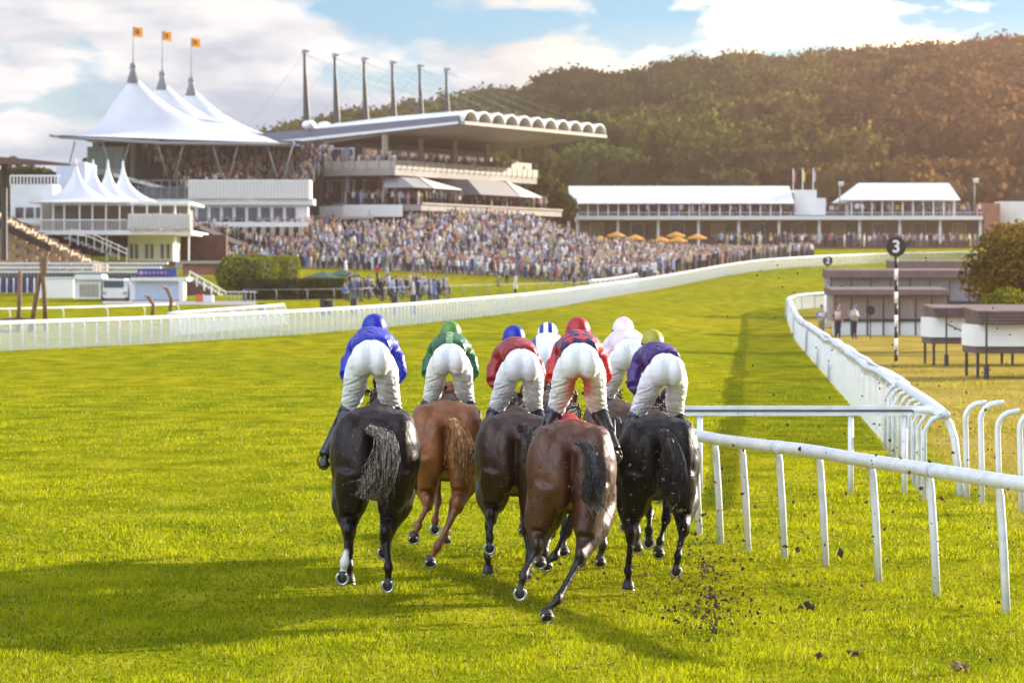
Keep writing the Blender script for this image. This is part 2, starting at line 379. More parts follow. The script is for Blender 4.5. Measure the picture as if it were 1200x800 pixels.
def hairmat(name, col, tip=None):
    m = mat(name, col, .5, .4, var=.35, scale=30)
    r = [n for n in m.node_tree.nodes if n.type == 'VALTORGB'][0]; tip = tip or tuple(min(1, c * 2.5) for c in col)
    r.color_ramp.elements[0].color = tuple(c * .6 for c in col) + (1,); r.color_ramp.elements[1].color = tuple(tip) + (1,); r.color_ramp.elements[0].position = .42; r.color_ramp.elements[1].position = .72
    n = [n for n in m.node_tree.nodes if n.type == 'TEX_NOISE'][0]; n.inputs['Scale'].default_value = 1; n.inputs['Detail'].default_value = 2
    mp = m.node_tree.nodes.new('ShaderNodeMapping'); mp.inputs['Scale'].default_value = (75, 75, 7); m.node_tree.links.new(n.inputs['Vector'].links[0].from_socket, mp.inputs[0]); m.node_tree.links.new(mp.outputs[0], n.inputs['Vector'])
    return m

def hoof(parent, fet, toe, face, shoe=True, n=14):
    """fet: fetlock end, toe: centre of the sole; face: direction the sole looks to"""
    fet, toe, face = Vector(fet), Vector(toe), Vector(face).normalized()
    b = MB(); a = toe - face * .085
    b.tube([a, toe - face * .02, toe], [(.043, .043), (.058, .056), (.061, .059)], n)
    h = b.build('hoof', M_HOOF, parent, True)
    if shoe:
        U = Vector((0, 0, -1)) - face * face.dot(Vector((0, 0, -1)))
        if U.length < .2: U = Vector((0, 1, 0))
        U.normalize(); Wd = face.cross(U)
        pts = [toe + face * .006 + U * (.05 * math.cos(t)) + Wd * (.047 * math.sin(t)) for t in np.linspace(-2.55, 2.55, 17)]
        s = MB(); s.tube(pts, (.012), 6); s.build('horseshoe', M_SHOE, h, True)
    return h
def make_horse(name, label, X, Y, coat, pose=None, scale=1.0, tail=None, white=(), tcol=(.01, .008, .007), yaw=0, tip=None, cloth=(.5, .5, .5), neck_dx=0, wide=1.0, lift=0, legdark=True, saddlecol=None):
    root = thing(name, label, 'horse', (X, Y, gz(X, Y)), yaw, 'racehorses galloping in the pack')
    b = MB()
    S = [(-.06, 0, .12, 1.36, 1.14), (-.02, 0, .20, 1.44, 1.02), (.07, 0, .285, 1.53, .95), (.2, 0, .325, 1.60, .97), (.38, 0, .34, 1.635, .93), (.55, 0, .325, 1.62, .90), (.75, 0, .30, 1.565, .89), (1.0, 0, .315, 1.525, .84),
         (1.25, 0, .32, 1.53, .80), (1.5, 0, .285, 1.60, .80), (1.68, 0, .25, 1.58, .86), (1.85, 0, .19, 1.46, .96), (1.93, 0, .11, 1.36, 1.08)]
    b.loft([(y, cx, w * wide, t, bt) for y, cx, w, t, bt in S])
    for s in (-1, 1):
        b.ell((s * .185 * wide, .20, 1.22), (.18, .27, .37)); b.ell((s * .168 * wide, .22, 1.0), (.145, .22, .32))            # quarters
        b.ell((s * .10, .02, 1.18), (.125, .13, .30))             # hamstring lobes
        b.ell((s * .20 * wide, .36, 1.45), (.12, .22, .14))              # hip point
        b.ell((s * .17, 1.62, 1.15), (.11, .22, .3))              # shoulder
    b.ell((0, .0, 1.36), (.05, .07, .09))        # croup ridge and dock
    nx = neck_dx
    b.tube([(0, 1.55, 1.32), (nx * .3, 1.85, 1.44), (nx * .7, 2.12, 1.55), (nx, 2.33, 1.62)], [(.27, .17), (.22, .13), (.165, .095), (.12, .08)], 14)
    b.tube([(nx, 2.28, 1.66), (nx, 2.42, 1.60), (nx, 2.62, 1.46), (nx, 2.80, 1.32), (nx, 2.86, 1.27)], [(.11, .085), (.125, .095), (.085, .07), (.062, .058), (.04, .045)], 12)
    for s in (-1, 1): b.tube([(nx + s * .055, 2.30, 1.70), (nx + s * .075, 2.27, 1.79), (nx + s * .07, 2.27, 1.85)], [.028, .03, .008], 8)
    legs = []
    for key, (st, hk, ft, hf, face) in pose.items():
        sd_ = -1 if key[1] == 'l' else 1
        if key[0] == 'h':
            hip = Vector((sd_ * .19 * wide, .26, 1.22)); st, hk, ft, hf = map(Vector, (st, hk, ft, hf))
            b.tube([hip, lerp(hip, st, .6), st], [(.2, .15), (.19, .155), (.16, .15)], 12, up=(0, 1, 0))
            bq = Vector((sd_ * .17 * wide, .04, 1.12)); b.tube([bq, lerp(bq, hk, .35) + Vector((0, .05, 0)), lerp(bq, hk, .7) + Vector((0, .04, 0))], [(.15, .14), (.155, .14), (.095, .09)], 12, up=(0, 1, 0))
            mid = lerp(st, hk, .42) + Vector((sd_ * .01, -.03, 0))
            b.tube([st, mid, lerp(st, hk, .8), hk], [(.18, .155), (.15, .14), (.088, .076), (.064, .056)], 12, up=(0, 1, 0))
            b.ell(hk + Vector((0, -.035, .035)), (.044, .055, .075)); b.ell(hk + Vector((0, .02, -.02)), (.056, .05, .06)); b.tube([lerp(st, hk, .62) + Vector((0, -.085, 0)), hk + Vector((0, -.062, .05))], [.022, .026], 8); b.tube([hk + Vector((0, -.03, -.03)), lerp(hk, ft, .9) + Vector((0, -.022, 0))], [.022, .022], 8)
            b.tube([hk, lerp(hk, ft, .35), lerp(hk, ft, .8), ft], [(.052, .05), (.036, .034), (.036, .034), (.050, .046)], 10, up=(0, 1, 0))
        else:
            el = Vector((sd_ * .17, 1.5, 1.0)); st, hk, ft, hf = map(Vector, (st, hk, ft, hf))
            b.tube([el, lerp(el, hk, .4), lerp(el, hk, .85), hk], [(.14, .095), (.085, .068), (.052, .045), (.055, .05)], 12, up=(0, 1, 0))
            b.ell(hk, (.05, .052, .065))
            b.tube([hk, lerp(hk, ft, .35), lerp(hk, ft, .8), ft], [(.05, .045), (.033, .032), (.034, .033), (.046, .043)], 10, up=(0, 1, 0))
        b.ell(ft, (.048, .052, .055)); b.ell(ft + Vector((0, -.03, -.02)), (.03, .028, .035))
        fc = Vector(face).normalized()
        b.tube([ft, lerp(ft, hf - fc * .07, .6), hf - fc * .05], [.038, .034, .042], 10)
        legs.append((key, st, hk, ft, hf, fc))
    body = remesh(b, 'horse_body', coat, root, .0145, 9, .6)
    V = vco(body.data)
    # muscle relief of the quarters: groove under the dock, hamstring lines, fine sinews
    rear = np.clip((.28 - V[:, 1]) / .2, 0, 1) * np.clip((V[:, 2] - .72) / .15, 0, 1) * np.clip((1.5 - V[:, 2]) / .15, 0, 1)
    V[:, 1] += rear * (.065 * np.exp(-(V[:, 0] / .04) ** 2))
    topm = np.clip((V[:, 2] - 1.5) / .08, 0, 1) * np.clip((1.0 - V[:, 1]) / .3, 0, 1); V[:, 2] -= topm * .006 * np.exp(-((np.abs(V[:, 0]) - .07) / .03) ** 2)
    nrm = np.empty(len(V) * 3, np.float32); body.data.vertices.foreach_get('normal', nrm); nrm = nrm.reshape(-1, 3)
    nz = np.array([mnoise.noise(Vector((x * 5 + 3, y * 4, z * 2.6))) + .35 * mnoise.noise(Vector((x * 16, y * 12, z * 8))) for x, y, z in V]); V = V + nrm * (nz * .009)[:, None]
    body.data.vertices.foreach_set('co', V.astype(np.float32).ravel()); body.data.update(); w = np.zeros(len(V)); wh = np.zeros(len(V))
    for key, st, hk, ft, hf, fc in legs:
        for a, c in ((hk, ft), (ft, hf)):
            a_, c_ = np.array(a), np.array(c); ab = c_ - a_; t = np.clip(((V - a_) @ ab) / (ab @ ab), 0, 1)
            d = np.linalg.norm(V - a_ - t[:, None] * ab, axis=1)
            w = np.maximum(w, np.clip((.13 - d) / .05, 0, 1))
            if key in white:
                tt = t if a is hk else t + 1
                d2 = np.clip((.085 - d) / .02, 0, 1) * np.clip((tt - .55) / .12, 0, 1); wh = np.maximum(wh, d2)
    if not legdark: w *= .25
    w = np.maximum(w, .55 * np.clip((.95 - V[:, 2]) / .3, 0, 1)) if legdark else w
    C = np.ones((len(V), 4), np.float32); C[:, 0] = w; C[:, 1] = wh; C[:, 2] = 0
    at = body.data.color_attributes.new('Col', 'FLOAT_COLOR', 'POINT'); at.data.foreach_set('color', C.ravel())
    for key, st, hk, ft, hf, fc in legs: hoof(root, ft, hf, fc)
    # tail: many strands following a curve
    tb = MB(); rnd = random.Random(name + label)
    tp = tail or [(0, -.06, 1.46), (.02, -.2, 1.38), (.04, -.26, 1.15), (.02, -.24, .9), (0, -.2, .72)]
    tp = [Vector(p) for p in tp]
    def tcurve(t):
        f = t * (len(tp) - 1); i = min(int(f), len(tp) - 2); f -= i
        p0, p1, p2, p3 = tp[max(i - 1, 0)], tp[i], tp[i + 1], tp[min(i + 2, len(tp) - 1)]
        return .5 * ((2 * p1) + (p2 - p0) * f + (2 * p0 - 5 * p1 + 4 * p2 - p3) * f * f + (3 * p1 - p0 - 3 * p2 + p3) * f ** 3)
    for k in range(620):
        ph = rnd.random() * 6.28; rr = rnd.random() ** .5; L_ = rnd.uniform(.5, 1.0); amp = rnd.choice((.01, .015, .02, .035, .05, .13)); wv = rnd.uniform(3, 8); q = rnd.random() * 6.28
        pts = []; rads = []
        for j in range(9):
            t = L_ * j / 8; sp = (.024 + .045 * math.sin(min(1, t * 1.25) * 2.4) + (.04 * t if t > .6 else 0)) * rr
            p = tcurve(t) + Vector((math.cos(ph) * sp + amp * t * math.sin(wv * t + q), math.sin(ph) * sp * .7, amp * t * math.cos(wv * t * 1.3 + q)))
            pts.append(p); rads.append(.0030 * (1 - .6 * t))
        tb.tube(pts, rads, 3, cap=False)
    core = [tcurve(i / 6) for i in range(5)]
    tb.tube(core, [.04, .045, .05, .045, .015], 10)
    tb.build('tail', hairmat(name + '_tail_hair', tcol, tip), root, True)
    mn = MB()
    for k in range(110):
        y = rnd.uniform(1.6, 2.3); t = (y - 1.55) / .78; x0 = nx * t * t; z = 1.60 + .10 * t
        pts = [Vector((x0 + rnd.uniform(-.02, .02), y, z - .02)), Vector((x0 + rnd.uniform(-.08, .08), y - .07, z + .03)), Vector((x0 + rnd.uniform(-.14, .14), y - .17, z - rnd.uniform(-.02, .12)))]
        mn.tube(pts, [.007, .006, .002], 4, cap=False)
    mn.build('mane', hairmat(name + '_mane_hair', tuple(c * .8 for c in tcol)), root, True)
    # saddle cloth, saddle, girth, bridle
    sc = MB(); n = 18
    def hoop(y, w, t, bt, off, a):
        zc = (t + bt) / 2; hz_ = (t - bt) / 2; ca, sa = math.cos(a), math.sin(a)
        return Vector(((w * wide + off) * math.copysign(abs(ca) ** .96, ca), y, zc + (hz_ + off) * math.copysign(abs(sa) ** .96, sa)))
    def strap(y0, y1, a0, a1, off0, off1, m=M_LEATH, nm='girth', par=root, ny=4, na=18):
        q = MB(); g = []
        for j in range(ny):
            y = lerp(y0, y1, j / (ny - 1)); w_ = np.interp(y, [s[0] for s in S], [s[2] for s in S]); t_ = np.interp(y, [s[0] for s in S], [s[3] for s in S]); b_ = np.interp(y, [s[0] for s in S], [s[4] for s in S])
            for i in range(na): g.append((hoop(y, w_, t_, b_, off0, lerp(a0, a1, i / (na - 1))), hoop(y, w_, t_, b_, off1, lerp(a0, a1, i / (na - 1)))))
        vs = [a for a, _ in g] + [b_ for _, b_ in g]; M_ = len(g); fs = []
        for j in range(ny - 1):
            for i in range(na - 1):
                a = j * na + i; fs.append((a, a + 1, a + na + 1, a + na)); fs.append((M_ + a, M_ + a + na, M_ + a + na + 1, M_ + a + 1))
        for j in range(ny - 1):
            for i in (0, na - 1):
                a = j * na + i; fs.append((a, a + na, M_ + a + na, M_ + a))
        for i in range(na - 1):
            for j in (0, ny - 1):
                a = j * na + i; fs.append((a, M_ + a, M_ + a + 1, a + 1))
        q.add(vs, fs); return q.build(nm, m, par, True)
    strap(.88, 1.42, R(8), R(172), .012, .026, mat(name + '_saddle_cloth', cloth, .8, bump=.3), 'saddle_cloth', ny=6, na=22)
    strap(.97, 1.36, R(48), R(132), .03, .05, mat(name + '_saddle', saddlecol, .5) if saddlecol else M_LEATH, 'saddle', ny=6)
    strap(1.16, 1.25, R(172), R(368), .004, .014, M_LEATH, 'girth', na=26)
    sd2 = MB(); sd2.tube([(0, .93, 1.60), (0, 1.0, 1.585), (0, 1.15, 1.57), (0, 1.32, 1.60), (0, 1.38, 1.64)], [(.02, .13), (.035, .15), (.03, .12), (.03, .09), (.02, .05)], 10)
    sd2.build('saddle_seat', mat(name + '_seat_leather', saddlecol, .5) if saddlecol else M_LEATH, root, True)
    br = MB()
    for y, z, r1, r2 in ((2.40, 1.61, .135, .105), (2.68, 1.42, .085, .072)):
        br.tube([(nx + r2 * math.cos(t), y + .3 * r1 * math.sin(t), z + r1 * math.sin(t)) for t in np.linspace(0, 6.28, 17)], .008, 5)
    for s in (-1, 1): br.tube([(nx + s * .1, 2.38, 1.66), (nx + s * .085, 2.60, 1.48), (nx + s * .07, 2.76, 1.34)], .008, 5); br.tube([(nx + s * .07, 2.76, 1.34), (nx * .6 + s * .12, 2.3, 1.62), (s * .09, 1.88, 1.72)], .008, 5)
    br.build('bridle', M_LEATH, root, True)
    for s in (-1, 1): eye = MB(); eye.ell((nx + s * .088, 2.47, 1.585), (.018, .022, .02), 10, 8); eye.build('eye', M_HOOF, root, True)
    root.scale = (scale,) * 3; root.location.z += lift
    return root
# hind leg: (stifle, hock, fetlock, hoof sole centre, sole facing). fore leg: first entry unused
B_ = (0, -1, -.12); D_ = (0, 0, -1); T_ = (0, -.75, -.65)
def pose(hl, hr, fl, fr): return {'hl': hl, 'hr': hr, 'fl': fl, 'fr': fr}
COATS = dict(
 dark=coat_mat('coat_dark_bay', (.013, .0075, .0075), (.004, .0035, .004), .27),
 chest=coat_mat('coat_chestnut', (.20, .066, .018), (.05, .022, .010)),
 bay=coat_mat('coat_bay', (.040, .015, .009), (.006, .004, .004)),
 bright=coat_mat('coat_bright_bay', (.075, .024, .010), (.006, .004, .004)),
 brown=coat_mat('coat_brown', (.06, .028, .016), (.02, .012, .01)),
 black=coat_mat('coat_black', (.0055, .0048, .0055), (.003, .003, .003), .32))
HX = lambda px, s: (px - 600) / s
HORSES = []
H = make_horse('racehorse', 'dark bay horse at the left end of the pack with one white sock', HX(438, 143), FPX / 143, COATS['dark'],
  pose(((-.22, .47, .98), (-.205, .0, .585), (-.235, -.10, .37), (-.25, -.16, .24), B_), ((.2, .47, .98), (.10, -.02, .575), (.125, -.13, .33), (.12, -.19, .18), B_),
       ((0, 0, 0), (-.25, 1.45, .52), (-.27, 1.42, .22), (-.27, 1.46, .07), D_), ((0, 0, 0), (.10, 1.35, .62), (.06, 1.1, .45), (.045, 1.0, .36), B_)),
  tail=[(0, -.03, 1.42), (-.02, -.16, 1.45), (.10, -.28, 1.40), (.11, -.34, 1.22), (.04, -.32, 1.08), (-.01, -.27, .96), (-.05, -.24, .88)], white=('hl',), tcol=(.035, .026, .022), tip=(.48, .42, .36), cloth=(.55, .55, .55), wide=1.06)
HORSES.append(H)
H = make_horse('racehorse', 'bright chestnut horse with ginger tail behind the green jockey\'s legs, second from the left', HX(522, 127), FPX / 127, COATS['chest'],
  pose(((-.22, .47, .98), (-.17, .05, .63), (-.26, -.12, .44), (-.30, -.2, .31), T_), ((.2, .45, .98), (.12, -.08, .62), (-.06, -.26, .26), (-.14, -.30, .09), T_),
       ((0, 0, 0), (-.1, 1.3, .58), (-.12, 1.0, .42), (-.12, .95, .33), B_), ((0, 0, 0), (.05, 1.5, .55), (-.02, 1.5, .28), (-.03, 1.5, .16), D_)),
  tail=[(.04, -.05, 1.42), (.1, -.16, 1.42), (.16, -.26, 1.25), (.15, -.3, 1.05), (.21, -.27, .88)], tcol=(.30, .11, .03), tip=(.80, .45, .18), cloth=(.5, .5, .5), legdark=False, wide=1.09, scale=.96)
HORSES.append(H)
H = make_horse('racehorse', 'plain bay horse between the chestnut and the mud-flecked bay, black tail swept right', HX(604, 136), FPX / 136, COATS['bay'],
  pose(((-.23, .47, .98), (-.22, .02, .66), (-.235, -.14, .50), (-.235, -.2, .40), B_), ((.2, .45, .98), (.10, -.02, .56), (.13, -.1, .3), (.1, -.1, .14), T_),
       ((0, 0, 0), (-.25, 1.5, .5), (-.26, 1.55, .2), (-.26, 1.6, .03), D_), ((0, 0, 0), (.1, 1.3, .6), (.15, 1.05, .4), (.15, 1.0, .28), B_)),
  tail=[(.05, -.05, 1.48), (.11, -.16, 1.5), (.19, -.24, 1.38), (.16, -.3, 1.18), (.23, -.3, 1.0)], tcol=(.016, .012, .012), tip=(.16, .14, .13), cloth=(.7, .7, .7), wide=1.10, scale=.94)
HORSES.append(H)
H = make_horse('racehorse', 'bay horse mostly hidden behind the plaid jockey, under the jockey in the striped cap', .30, 34.4, COATS['bay'], scale=.95, pose=
  pose(((-.22, .45, 1.0), (-.19, .1, .7), (-.2, -.1, .42), (-.2, -.2, .3), T_), ((.2, .45, .98), (.22, -.1, .6), (.2, -.3, .28), (.2, -.38, .1), T_),
       ((0, 0, 0), (-.15, 1.6, .6), (-.15, 1.75, .32), (-.15, 1.8, .18), D_), ((0, 0, 0), (.1, 1.3, .6), (.12, 1.05, .45), (.12, 1.0, .34), B_)), cloth=(.5, .5, .5))
HORSES.append(H)
H = make_horse('racehorse', 'glossy reddish bay horse nearest the viewer, hind leg stretched back to the turf', HX(670, 148.5), FPX / 148.5, COATS['bright'],
  pose(((-.23, .42, .96), (-.29, .04, .57), (-.40, -.12, .36), (-.43, -.2, .22), B_), ((.24, .36, .92), (.07, -.16, .50), (-.12, -.42, .2), (-.21, -.5, .05), (.1, -.75, -.7)),
       ((0, 0, 0), (-.16, 1.3, .62), (-.22, 1.0, .48), (-.26, .92, .38), T_), ((0, 0, 0), (-.02, 1.5, .62), (-.12, 1.35, .42), (-.2, 1.3, .33), T_)),
  tail=[(.08, -.05, 1.46), (.14, -.2, 1.42), (.20, -.34, 1.22), (.15, -.4, 1.05), (.22, -.36, .9)], tcol=(.012, .010, .011), tip=(.11, .10, .10), cloth=(.30, .02, .02), wide=1.10, saddlecol=(.35, .02, .02), scale=.95)
HORSES.append(H)
H = make_horse('racehorse', 'brown horse glimpsed beneath the jockey in pink, ahead of the black horse', HX(722, 126), FPX / 126, COATS['brown'], scale=.95, pose=
  pose(((-.2, .45, 1.0), (-.08, .1, .6), (-.13, -.1, .24), (-.16, -.14, .06), T_), ((.2, .45, .98), (.2, -.02, .64), (.2, -.1, .35), (.2, -.15, .2), T_),
       ((0, 0, 0), (-.2, 1.5, .55), (-.2, 1.5, .26), (-.2, 1.5, .12), D_), ((0, 0, 0), (.15, 1.3, .6), (.12, 1.05, .45), (.12, 1.0, .34), B_)), cloth=(.5, .5, .5))
HORSES.append(H)
H = make_horse('racehorse', 'black horse at the right end of the pack beside the white rail, dark tail', HX(773, 138), FPX / 138, COATS['black'],
  pose(((-.24, .45, 1.0), (-.26, .0, .54), (-.29, .02, .22), (-.285, .04, .05), D_), ((.23, .47, .98), (.22, .0, .60), (.16, -.14, .37), (.14, -.2, .23), B_),
       ((0, 0, 0), (-.04, 1.3, .66), (-.06, 1.0, .52), (-.065, .92, .41), B_), ((0, 0, 0), (.12, 1.45, .6), (.06, 1.3, .4), (.04, 1.2, .28), T_)),
  tail=[(.02, -.05, 1.48), (.06, -.17, 1.46), (.12, -.24, 1.24), (.10, -.26, 1.02), (.03, -.25, .82)], tcol=(.012, .010, .011), tip=(.09, .085, .085), cloth=(.6, .6, .6), neck_dx=.14, wide=1.13, scale=.93)
HORSES.append(H)

# ---------------------------------------------------------------- jockeys
M_BREECH = mat('white_breeches', (.86, .86, .88), .55, .4, var=.04, bump=.25, bscale=60, trans=.1)
M_CUFF = mat('boot_cuff', (.02, .022, .05), .4)
M_BOOT = mat('boot_leather', (.010, .010, .014), .28, .6)
M_SKIN = mat('skin', (.55, .32, .23), .55)
M_HAIR = mat('hair', (.06, .035, .02), .6)
M_GLOVE = mat('glove', (.02, .02, .025), .6)
def silk(name, cols, kind='plain'):
    m = mat(name, cols[0], .38, .5, var=.12, scale=5, bump=.5, bscale=16, sheen=.05); nt = m.node_tree; b = nt.nodes['Principled BSDF']
    if kind == 'plain': return m
    tc = nt.nodes.new('ShaderNodeTexCoord'); sp = nt.nodes.new('ShaderNodeSeparateXYZ'); nt.links.new(tc.outputs['Object'], sp.inputs[0])
    def M(op, a, c=None):
        x = nt.nodes.new('ShaderNodeMath'); x.operation = op
        for i, q in enumerate((a, c)):
            if q is None: continue
            if hasattr(q, 'links'): nt.links.new(q, x.inputs[i])
            else: x.inputs[i].default_value = q
        return x.outputs[0]
    mx = nt.nodes.new('ShaderNodeMix'); mx.data_type = 'RGBA'; mx.inputs[6].default_value = (*cols[0], 1); mx.inputs[7].default_value = (*cols[1], 1)
    if kind == 'diamond':
        u = M('ADD', sp.outputs[0], M('MULTIPLY', sp.outputs[1], 1.0)); v = M('SUBTRACT', sp.outputs[0], M('MULTIPLY', sp.outputs[1], .62))
        f = M('GREATER_THAN', M('MULTIPLY', M('SINE', M('MULTIPLY', u, 27)), M('SINE', M('MULTIPLY', v, 27))), 0)
        body = M('LESS_THAN', M('ABSOLUTE', sp.outputs[0]), .205); f = M('MULTIPLY', f, body)
    elif kind == 'stripe': f = M('LESS_THAN', M('ABSOLUTE', M('SUBTRACT', M('ABSOLUTE', sp.outputs[0]), .0)), .035)
    elif kind == 'yoke': f = M('GREATER_THAN', M('ABSOLUTE', sp.outputs[0]), .13)
    elif kind == 'halves': f = M('GREATER_THAN', sp.outputs[0], .0)
    elif kind == 'band': f = M('LESS_THAN', M('ABSOLUTE', M('SUBTRACT', sp.outputs[2], cols[2])), .035)
    elif kind == 'capstripes': f = M('GREATER_THAN', M('SINE', M('MULTIPLY', sp.outputs[0], 70)), .1)
    nt.links.new(f, mx.inputs['Factor']); nt.links.new(mx.outputs[2], b.inputs['Base Color']); return m

def hand(b, c, s):
    """five curled fingers round the rein"""
    c = Vector(c); b.ell(c, (.038, .045, .02), 10, 8, M=Matrix.Rotation(R(-30), 4, 'X'))
    for k in range(4):
        x = (k - 1.5) * .019; l = (.9, 1.05, 1, .8)[k]
        b.tube([c + Vector((x, .03, 0)), c + Vector((x, .03 + .03 * l, -.012)), c + Vector((x, .028 + .028 * l, -.04)), c + Vector((x, .035, -.05))], [.0095, .009, .0085, .007], 6)
    b.tube([c + Vector((-s * .03, .0, 0)), c + Vector((-s * .052, .03, -.008)), c + Vector((-s * .035, .055, -.022))], [.012, .010, .008], 6)
def make_jockey(label, horse, dx, top, cap, capkind, yaw=0, lean=0, dz=0, hip_y=0, breech=M_BREECH, hipdx=0, whip=False):
    hl = horse.location; sc = horse.scale[0]
    root = thing('person', label, 'jockey', hl + Vector((dx, 0, dz)), yaw, 'jockeys crouched over the galloping horses')
    sh = lambda x, y, z: Vector((x + hipdx * max(0, 1 - (y - .9) / .5) * max(0, min(1, (z - 1.5) / .4)) + lean * max(0, min(1, (y - 1.1) / .6)), y, z))
    hp, kn, an = (lambda s: sh(s * .086, .98, 1.97)), (lambda s: sh(-.195 if s < 0 else .168, 1.32, 1.585)), (lambda s: sh(-.405 if s < 0 else .31, 1.02, 1.18 if s < 0 else 1.24))
    shd, elb, hnd = (lambda s: sh(s * .145, 1.50, 2.08)), (lambda s: sh(s * .215, 1.40, 1.87)), (lambda s: sh(s * .09, 1.80, 1.72))
    def torso(b, g):
        b.tube([sh(0, .93, 2.0), sh(0, 1.08, 2.07), sh(0, 1.28, 2.11), sh(0, 1.46, 2.115), sh(0, 1.58, 2.12)], [(.10 + g, .14 + g), (.105 + g, .15 + g), (.115 + g, .16 + g), (.11 + g, .18 + g), (.07 + g, .10 + g)], 16)
    def seatm(b, g):
        for s in (-1, 1):
            b.ell(sh(s * .074, .925, 1.995), (.100 + g, .13 + g, .145 + g), 16, 12)
            b.tube([hp(s), sh(s * .128, 1.06, 1.88), lerp(hp(s), kn(s), .6), kn(s)], [(.13 + g, .108 + g), (.122 + g, .102 + g), (.104 + g, .096 + g), (.086 + g, .080 + g)], 14)
        b.ell(sh(0, .925, 2.01), (.10 + g, .112 + g, .13 + g), 16, 12); b.tube([sh(0, .95, 2.04), sh(0, 1.1, 2.085)], [(.12 + g, .148 + g), (.10 + g, .13 + g)], 16)
    def lower(b, g, sides=(-1, 1)):
        for s in sides:
            b.tube([kn(s), lerp(kn(s), an(s), .35), lerp(kn(s), an(s), .75), an(s)], [.066 + g, .060 + g, .046 + g, .042 + g], 12)
            b.tube([an(s) + Vector((0, -.05, -.05)), an(s) + Vector((0, .05, -.075)), an(s) + Vector((s * .01, .17, -.08))], [(.036 + g, .036 + g), (.042 + g, .045 + g), (.02 + g, .03 + g)], 10)
    hc = sh(0, 1.69, 2.235)
    b = MB(); torso(b, -.012); seatm(b, -.012); lower(b, -.008)
    for s in (-1, 1):
        b.tube([shd(s), lerp(shd(s), elb(s), .5), elb(s)], [.052, .045, .038], 10); b.tube([elb(s), lerp(elb(s), hnd(s), .5), hnd(s)], [.04, .035, .026], 10)
    b.tube([sh(0, 1.52, 2.11), sh(0, 1.64, 2.21)], [.065, .058], 12)
    b.ell(hc, (.078, .10, .105), 18, 14); b.ell(hc + Vector((0, .055, -.075)), (.05, .055, .05)); b.ell(hc + Vector((0, .105, -.02)), (.013, .022, .02), 8, 6)
    for s in (-1, 1): b.ell(hc + Vector((s * .08, 0, -.02)), (.012, .02, .032), 8, 6)
    body = remesh(b, 'body', M_SKIN, root, .013, 4)
    for s in (-1, 1): gl = MB(); hand(gl, hnd(s), s); gl.build('gloved_hand', M_GLOVE, body, True)
    fe = MB()
    for s in (-1, 1): fe.ell(hc + Vector((s * .03, .095, .005)), (.012, .008, .008), 8, 6)
    fe.tube([hc + Vector((-.025, .098, -.065)), hc + Vector((0, .108, -.067)), hc + Vector((.025, .098, -.065))], .005, 5)
    fe.build('eyes_and_mouth', M_HAIR, body, True)
    b = MB(); seatm(b, .0)
    br = remesh(b, 'breeches', breech, body, .0125, 5)
    # creases of stretched cloth under the seat and behind the knees
    V = vco(br.data)
    nz = np.array([mnoise.noise(Vector((x * 6, y * 6, z * 34 + 9 * abs(x)))) for x, y, z in V]); nf = np.array([mnoise.noise(Vector((x * 15 + 4 * y, y * 12, z * 75 + 30 * abs(x)))) for x, y, z in V]); lowm = np.clip((1.93 - V[:, 2]) / .1, 0, 1)
    nrm = np.empty(len(V) * 3, np.float32); br.data.vertices.foreach_get('normal', nrm); nrm = nrm.reshape(-1, 3)
    V2 = V + nrm * (nz * (.002 + .007 * lowm) + nf * (.0015 + .0075 * lowm))[:, None]
    seam = np.clip(1 - np.abs(V[:, 0] - hipdx) / .02, 0, 1) * (V[:, 2] > 1.95) * .009; V2 -= nrm * seam[:, None]
    br.data.vertices.foreach_set('co', V2.astype(np.float32).ravel()); br.data.update()
    for s in (-1, 1):
        b = MB(); lower(b, .008, (s,)); bo = remesh(b, 'boot', M_BOOT, body, .0125, 3)
        bt = MB(); q = kn(s); bt.tube([lerp(q, an(s), .04), lerp(q, an(s), .16)], [.079, .077], 14); bt.build('boot_top', M_CUFF, bo, True)
    b = MB()
    b.tube([sh(0, 1.03, 2.10), sh(0, 1.15, 2.115), sh(0, 1.3, 2.14), sh(0, 1.46, 2.15), sh(0, 1.60, 2.12)], [(.10, .160), (.12, .178), (.135, .18), (.125, .18), (.075, .11)], 18)
    b.tube([sh(0, 1.50, 2.12), sh(0, 1.58, 2.175), sh(0, 1.63, 2.215)], [(.10, .13), (.085, .095), (.078, .08)], 14)
    for s in (-1, 1):
        b.ell(sh(s * .14, 1.46, 2.10), (.085, .11, .09))
        b.tube([shd(s), lerp(shd(s), elb(s), .5) + Vector((s * .02, -.01, 0)), elb(s) + Vector((s * .01, -.02, -.01))], [.080, .078, .066], 12)
        b.tube([elb(s) + Vector((s * .01, -.02, 0)), lerp(elb(s), hnd(s), .45), lerp(elb(s), hnd(s), .9)], [.074, .062, .034], 12)
    shirt = remesh(b, 'racing_silks', top, body, .0135, 4)
    V = vco(shirt.data); nrm = np.empty(len(V) * 3, np.float32); shirt.data.vertices.foreach_get('normal', nrm); nrm = nrm.reshape(-1, 3)
    nz = np.array([mnoise.noise(Vector((x * 13, y * 7, z * 15))) + .5 * mnoise.noise(Vector((x * 30, y * 16, z * 30))) for x, y, z in V])
    shirt.data.vertices.foreach_set('co', (V + nrm * (nz * .013)[:, None]).astype(np.float32).ravel()); shirt.data.update()
    # cap: dome, brim, strap
    c = MB(); n = 22; M = Matrix.Rotation(R(-14), 4, 'X'); vs = []; fs = []
    for j in range(9):
        th = R(122) * j / 8
        for i in range(n):
            a = 2 * math.pi * i / n; k = 1 + .012 * math.sin(a * 6) * math.sin(th)
            q_ = max(math.sin(th), .93 if th > 1.57 else 0); vs.append((.112 * k * q_ * math.cos(a), .134 * k * q_ * math.sin(a), .130 * math.cos(th)))
